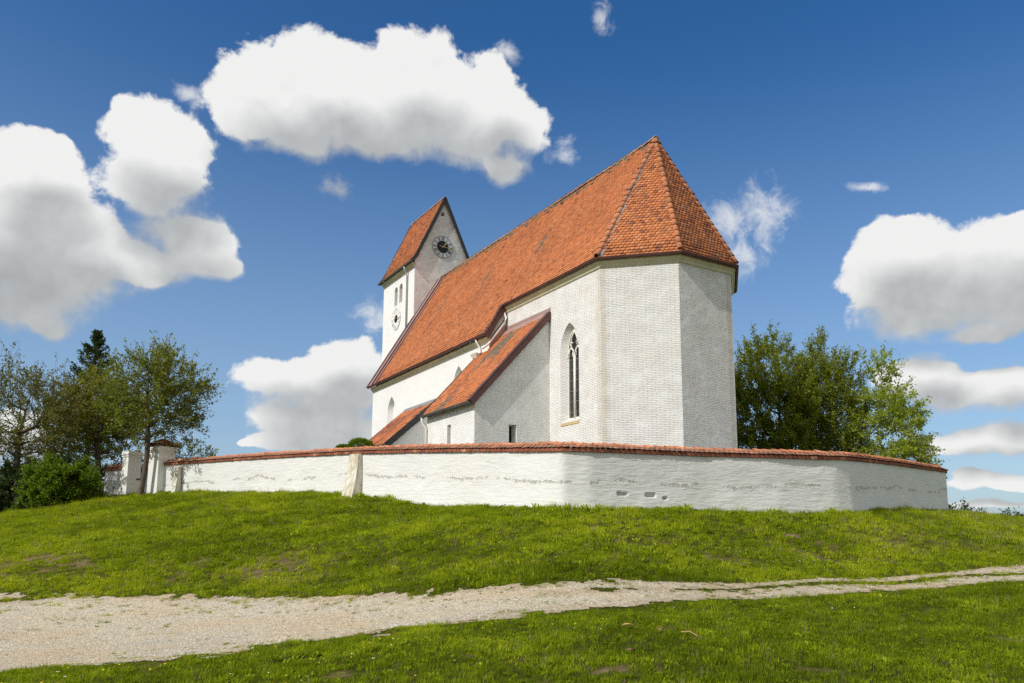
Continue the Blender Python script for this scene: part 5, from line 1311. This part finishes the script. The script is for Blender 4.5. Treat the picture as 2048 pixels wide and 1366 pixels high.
BL = [(-0.258, 0.509, 0.079, 0.037), (-0.166, 0.529, 0.088, 0.043), (-0.085, 0.514, 0.075, 0.038), (0.502, 0.288, 0.064, 0.038), (0.561, 0.268, 0.046, 0.032), (-0.541, 0.337, 0.046, 0.032), (-0.575, 0.388, 0.054, 0.03), (-0.449, 0.416, 0.059, 0.037), (-0.22, 0.183, 0.069, 0.037), (-0.243, 0.138, 0.068, 0.025), (-0.519, 0.324, 0.057, 0.043), (-0.466, 0.316, 0.06, 0.03), (-0.395, 0.329, 0.04, 0.016), (-0.312, 0.536, 0.07, 0.043), (-0.348, 0.507, 0.05, 0.036), (-0.256, 0.559, 0.063, 0.038), (-0.221, 0.529, 0.093, 0.05), (-0.135, 0.565, 0.065, 0.042), (-0.107, 0.532, 0.089, 0.048), (-0.025, 0.551, 0.043, 0.033), (-0.015, 0.515, 0.055, 0.038), (-0.18, 0.497, 0.115, 0.027), (-0.284, 0.487, 0.061, 0.024), (-0.052, 0.492, 0.068, 0.028), (-0.011, 0.467, 0.034, 0.023), (-0.447, 0.45, 0.063, 0.037), (-0.457, 0.397, 0.053, 0.032), (-0.414, 0.356, 0.061, 0.039), (-0.378, 0.329, 0.032, 0.016), (-0.576, 0.344, 0.069, 0.051), (-0.543, 0.296, 0.071, 0.048), (-0.574, 0.259, 0.073, 0.034), (-0.582, 0.41, 0.047, 0.025), (-0.601, 0.307, 0.052, 0.066), (-0.548, 0.236, 0.024, 0.014), (-0.27, 0.198, 0.068, 0.028), (-0.215, 0.217, 0.054, 0.031), (-0.238, 0.156, 0.081, 0.043), (-0.206, 0.123, 0.082, 0.028), (-0.291, 0.117, 0.036, 0.011), (-0.331, 0.112, 0.012, 0.005), (0.478, 0.332, 0.054, 0.035), (0.444, 0.301, 0.04, 0.036), (0.528, 0.302, 0.071, 0.046), (0.582, 0.304, 0.041, 0.041), (0.5, 0.262, 0.083, 0.025), (0.603, 0.326, 0.027, 0.023), (0.592, 0.26, 0.036, 0.031), (0.562, 0.235, 0.046, 0.012), (0.485, 0.196, 0.05, 0.024), (0.519, 0.173, 0.066, 0.023), (0.576, 0.17, 0.036, 0.027), (0.544, 0.113, 0.05, 0.018), (0.584, 0.12, 0.027, 0.017), (0.559, 0.069, 0.053, 0.009), (0.531, 0.076, 0.019, 0.007), (0.548, 0.044, 0.054, 0.005), (-0.566, 0.108, 0.038, 0.032)]
WISPS = [(0.273, 0.392, 0.046, 0.029), (0.326, 0.392, 0.042, 0.034), (0.296, 0.349, 0.042, 0.026), (-0.182, 0.278, 0.029, 0.022), (0.065, 0.487, 0.023, 0.017), (-0.01, 0.592, 0.024, 0.013), (0.125, 0.624, 0.019, 0.018), (-0.415, 0.507, 0.025, 0.013), (-0.235, 0.435, 0.03, 0.016), (0.452, 0.403, 0.023, 0.006)]
world = bpy.data.worlds.new('World'); scene.world = world; world.use_nodes = True
wt = world.node_tree; wn = wt.nodes; wl = wt.links
bg = wn['Background']
sky = wn.new('ShaderNodeTexSky'); sky.sky_type = 'NISHITA'; sky.sun_disc = False
sky.sun_elevation = R(SUN_EL); sky.sun_rotation = math.atan2(sh[0], sh[1]); sky.altitude = 400; sky.air_density = 1.0; sky.dust_density = 2.0; sky.ozone_density = 2.2
grp = bpy.data.node_groups.new('cloud_field', 'ShaderNodeTree')
grp.interface.new_socket('P', in_out='INPUT', socket_type='NodeSocketVector'); grp.interface.new_socket('F', in_out='OUTPUT', socket_type='NodeSocketFloat')
gN = grp.nodes; gi = gN.new('NodeGroupInput'); go_ = gN.new('NodeGroupOutput'); acc = None
for (a, e, ra, re) in BL:
    m = gN.new('ShaderNodeVectorMath'); m.operation = 'MULTIPLY_ADD'; grp.links.new(gi.outputs[0], m.inputs[0])
    m.inputs[1].default_value = (1 / ra, 1 / re, 0); m.inputs[2].default_value = (-a / ra, -e / re, 0)
    l = gN.new('ShaderNodeVectorMath'); l.operation = 'LENGTH'; grp.links.new(m.outputs[0], l.inputs[0])
    if acc is None: acc = l.outputs['Value']
    else:
        s_ = gN.new('ShaderNodeMath'); s_.operation = 'SMOOTH_MIN'; s_.inputs[2].default_value = .35
        grp.links.new(acc, s_.inputs[0]); grp.links.new(l.outputs['Value'], s_.inputs[1]); acc = s_.outputs[0]
fin = gN.new('ShaderNodeMath'); fin.operation = 'SUBTRACT'; fin.inputs[0].default_value = 1.0; grp.links.new(acc, fin.inputs[1]); grp.links.new(fin.outputs[0], go_.inputs[0])
def wm(op, a, b=None, c=None, clamp=False):
    n = wn.new('ShaderNodeMath'); n.operation = op; n.use_clamp = clamp
    for i, x in enumerate((a, b, c)):
        if x is None: continue
        if isinstance(x, (int, float)): n.inputs[i].default_value = x
        else: wl.new(x, n.inputs[i])
    return n.outputs[0]
def wramp(fac, a, b, lo=0.0, hi=1.0):
    n = wn.new('ShaderNodeMapRange'); n.interpolation_type = 'SMOOTHSTEP'; wl.new(fac, n.inputs[0])
    n.inputs[1].default_value = a; n.inputs[2].default_value = b; n.inputs[3].default_value = lo; n.inputs[4].default_value = hi; return n.outputs[0]
tc = wn.new('ShaderNodeTexCoord'); nz = wn.new('ShaderNodeVectorMath'); nz.operation = 'NORMALIZE'; wl.new(tc.outputs['Generated'], nz.inputs[0])
D_ = nz.outputs[0]
sp = wn.new('ShaderNodeSeparateXYZ'); wl.new(D_, sp.inputs[0])
az_ = wm('ARCTAN2', sp.outputs['X'], sp.outputs['Y']); el_ = wm('ARCSINE', sp.outputs['Z'])
AE = wn.new('ShaderNodeCombineXYZ'); wl.new(az_, AE.inputs[0]); wl.new(el_, AE.inputs[1])
def wnoise(vec, scale, detail, rough, dist=0, col=False):
    n = wn.new('ShaderNodeTexNoise'); wl.new(vec, n.inputs['Vector']); n.inputs['Scale'].default_value = scale; n.inputs['Detail'].default_value = detail; n.inputs['Roughness'].default_value = rough; n.inputs['Distortion'].default_value = dist
    return n.outputs['Color' if col else 'Fac']
wc = wnoise(D_, 9, 3, .55, 0, True)
ws1 = wn.new('ShaderNodeVectorMath'); ws1.operation = 'MULTIPLY_ADD'; wl.new(wc, ws1.inputs[0]); ws1.inputs[1].default_value = (.045, .045, 0); ws1.inputs[2].default_value = (-.0225, -.0225, 0)
ws2 = wn.new('ShaderNodeVectorMath'); ws2.operation = 'ADD'; wl.new(AE.outputs[0], ws2.inputs[0]); wl.new(ws1.outputs[0], ws2.inputs[1])
def field(vec):
    g = wn.new('ShaderNodeGroup'); g.node_tree = grp; wl.new(vec, g.inputs[0]); return g.outputs[0]
n1_ = wnoise(D_, 23, 10, .63, .25)
def gain(f): return wm('MULTIPLY_ADD', f, 1.45, .09)
F1 = gain(field(ws2.outputs[0]))
up2 = wn.new('ShaderNodeVectorMath'); up2.operation = 'ADD'; wl.new(ws2.outputs[0], up2.inputs[0]); uo = wn.new('ShaderNodeCombineXYZ'); wl.new(wm('MULTIPLY_ADD', el_, -.03, -.004), uo.inputs[0]); wl.new(wm('MULTIPLY_ADD', el_, .105, .016), uo.inputs[1]); wl.new(uo.outputs[0], up2.inputs[1])
F2 = gain(field(up2.outputs[0]))
# unseen cloud cover added behind and above the camera to raise the ambient light
fill_clouds = wm('MULTIPLY', wm('SUBTRACT', wnoise(D_, 2.6, 4, .55), .41), 5.0)
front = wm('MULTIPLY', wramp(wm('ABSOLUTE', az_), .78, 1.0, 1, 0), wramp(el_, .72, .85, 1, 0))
fill_clouds = wm('SUBTRACT', fill_clouds, wm('MULTIPLY', front, 9.0))
fill_clouds = wm('SUBTRACT', fill_clouds, wramp(el_, .03, .12, 6, 0))
F1 = wm('MAXIMUM', F1, wm('MINIMUM', fill_clouds, .8)); F2 = wm('MAXIMUM', F2, wm('MINIMUM', fill_clouds, .35))
vor = wn.new('ShaderNodeTexVoronoi'); vor.feature = 'F1'; vor.inputs['Scale'].default_value = 17; vor.inputs['Detail'].default_value = 2.0; vor.inputs['Roughness'].default_value = .55; vor.inputs['Lacunarity'].default_value = 2.3; vor.normalize = True
wv = wn.new('ShaderNodeVectorMath'); wv.operation = 'MULTIPLY_ADD'; wl.new(wnoise(D_, 26, 3, .5, 0, True), wv.inputs[0]); wv.inputs[1].default_value = (.035, .035, .035); wl.new(D_, wv.inputs[2]); wl.new(wv.outputs[0], vor.inputs['Vector'])
puff = wm('SUBTRACT', .42, vor.outputs['Distance'])
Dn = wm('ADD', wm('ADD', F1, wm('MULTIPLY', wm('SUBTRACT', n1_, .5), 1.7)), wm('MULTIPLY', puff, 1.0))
under = wramp(wm('SUBTRACT', F2, F1), -.25, .5)                    # 1 on the lower side of a cloud
soft = wm('ADD', .30, wm('MULTIPLY', under, .70))
alpha = wm('DIVIDE', wm('ADD', Dn, .02), soft, clamp=True); alpha = wramp(alpha, 0, 1)
n2_ = wnoise(D_, 9, 5, .55)
depth = wm('ADD', F2, wm('MULTIPLY', wm('SUBTRACT', n2_, .5), .4))
shade = wramp(depth, -.75, 1.0, 1.0, .50)
off3 = wn.new('ShaderNodeVectorMath'); off3.operation = 'ADD'; wl.new(D_, off3.inputs[0]); off3.inputs[1].default_value = (-.006, 0, .009)
n3_ = wnoise(off3.outputs[0], 15, 5, .5)
relief = wm('MULTIPLY', wm('SUBTRACT', wnoise(D_, 15, 5, .5), n3_), .35)
lum = wm('ADD', shade, wm('ADD', relief, wm('MULTIPLY', puff, .40)))
lum = wm('MAXIMUM', wm('MINIMUM', lum, 1.0), .38)
# thin torn wisps
wg = None
for (a, e, ra, re) in WISPS:
    m = wn.new('ShaderNodeVectorMath'); m.operation = 'MULTIPLY_ADD'; wl.new(ws2.outputs[0], m.inputs[0])
    m.inputs[1].default_value = (1 / ra, 1 / re, 0); m.inputs[2].default_value = (-a / ra, -e / re, 0)
    l = wn.new('ShaderNodeVectorMath'); l.operation = 'LENGTH'; wl.new(m.outputs[0], l.inputs[0])
    wg = l.outputs['Value'] if wg is None else wm('MINIMUM', wg, l.outputs['Value'])
nw_ = wnoise(D_, 34, 8, .66, .6)
wisp = wm('ADD', wm('SUBTRACT', 1.0, wg), wm('MULTIPLY', wm('SUBTRACT', nw_, .5), 3.4))
alpha = wm('MAXIMUM', alpha, wramp(wisp, -.1, 1.35, 0, .74))
cr = wn.new('ShaderNodeValToRGB'); wl.new(lum, cr.inputs[0])
els = cr.color_ramp.elements; els[0].position = .40; els[0].color = (.34, .36, .375, 1); els[1].position = 1.0; els[1].color = (.80, .802, .795, 1)
e_ = els.new(.7); e_.color = (.56, .575, .58, 1)
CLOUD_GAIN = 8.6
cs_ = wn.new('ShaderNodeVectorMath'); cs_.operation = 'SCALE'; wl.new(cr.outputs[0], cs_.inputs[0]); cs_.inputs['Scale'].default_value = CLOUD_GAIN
hs = wn.new('ShaderNodeHueSaturation'); hs.inputs['Saturation'].default_value = 1.36; hs.inputs['Value'].default_value = 1.0; hs.inputs['Hue'].default_value = .504; wl.new(sky.outputs[0], hs.inputs['Color'])
mxw = wn.new('ShaderNodeMix'); mxw.data_type = 'RGBA'; 
hz = wn.new('ShaderNodeMix'); hz.data_type = 'RGBA'; wl.new(wramp(el_, .62, .0, 0, .50), hz.inputs[0]); wl.new(hs.outputs[0], hz.inputs[6]); hz.inputs[7].default_value = (3.4, 4.6, 6.0, 1)
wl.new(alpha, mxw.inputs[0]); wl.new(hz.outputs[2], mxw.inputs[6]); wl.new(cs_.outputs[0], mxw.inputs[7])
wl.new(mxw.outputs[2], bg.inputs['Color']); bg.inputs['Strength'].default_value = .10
world.cycles.sampling_method = 'MANUAL'; world.cycles.sample_map_resolution = 512

# ================================================================== CAMERA
cam = bpy.data.cameras.new('camera'); cam.sensor_width = 36; cam.lens = 1562.476 / 2048 * 36; cam.shift_y = (853.523 - 683) / 2048
cam.clip_start = .1; cam.clip_end = 6000
co = bpy.data.objects.new('camera', cam); COL.objects.link(co)
co.matrix_world = Matrix.Rotation(R(90 + 8.405), 4, 'X') @ Matrix.Rotation(R(.212), 4, 'Z')
scene.camera = co
scene.view_settings.view_transform = 'Standard'; scene.view_settings.look = 'None'; scene.view_settings.exposure = .34; scene.view_settings.gamma = 1
scene.cycles.max_bounces = 6; scene.cycles.diffuse_bounces = 3; scene.cycles.transmission_bounces = 3; scene.cycles.glossy_bounces = 2
scene.cycles.use_denoising = False
for o in list(bpy.data.objects):
    if '_loc' in o: del o['_loc']
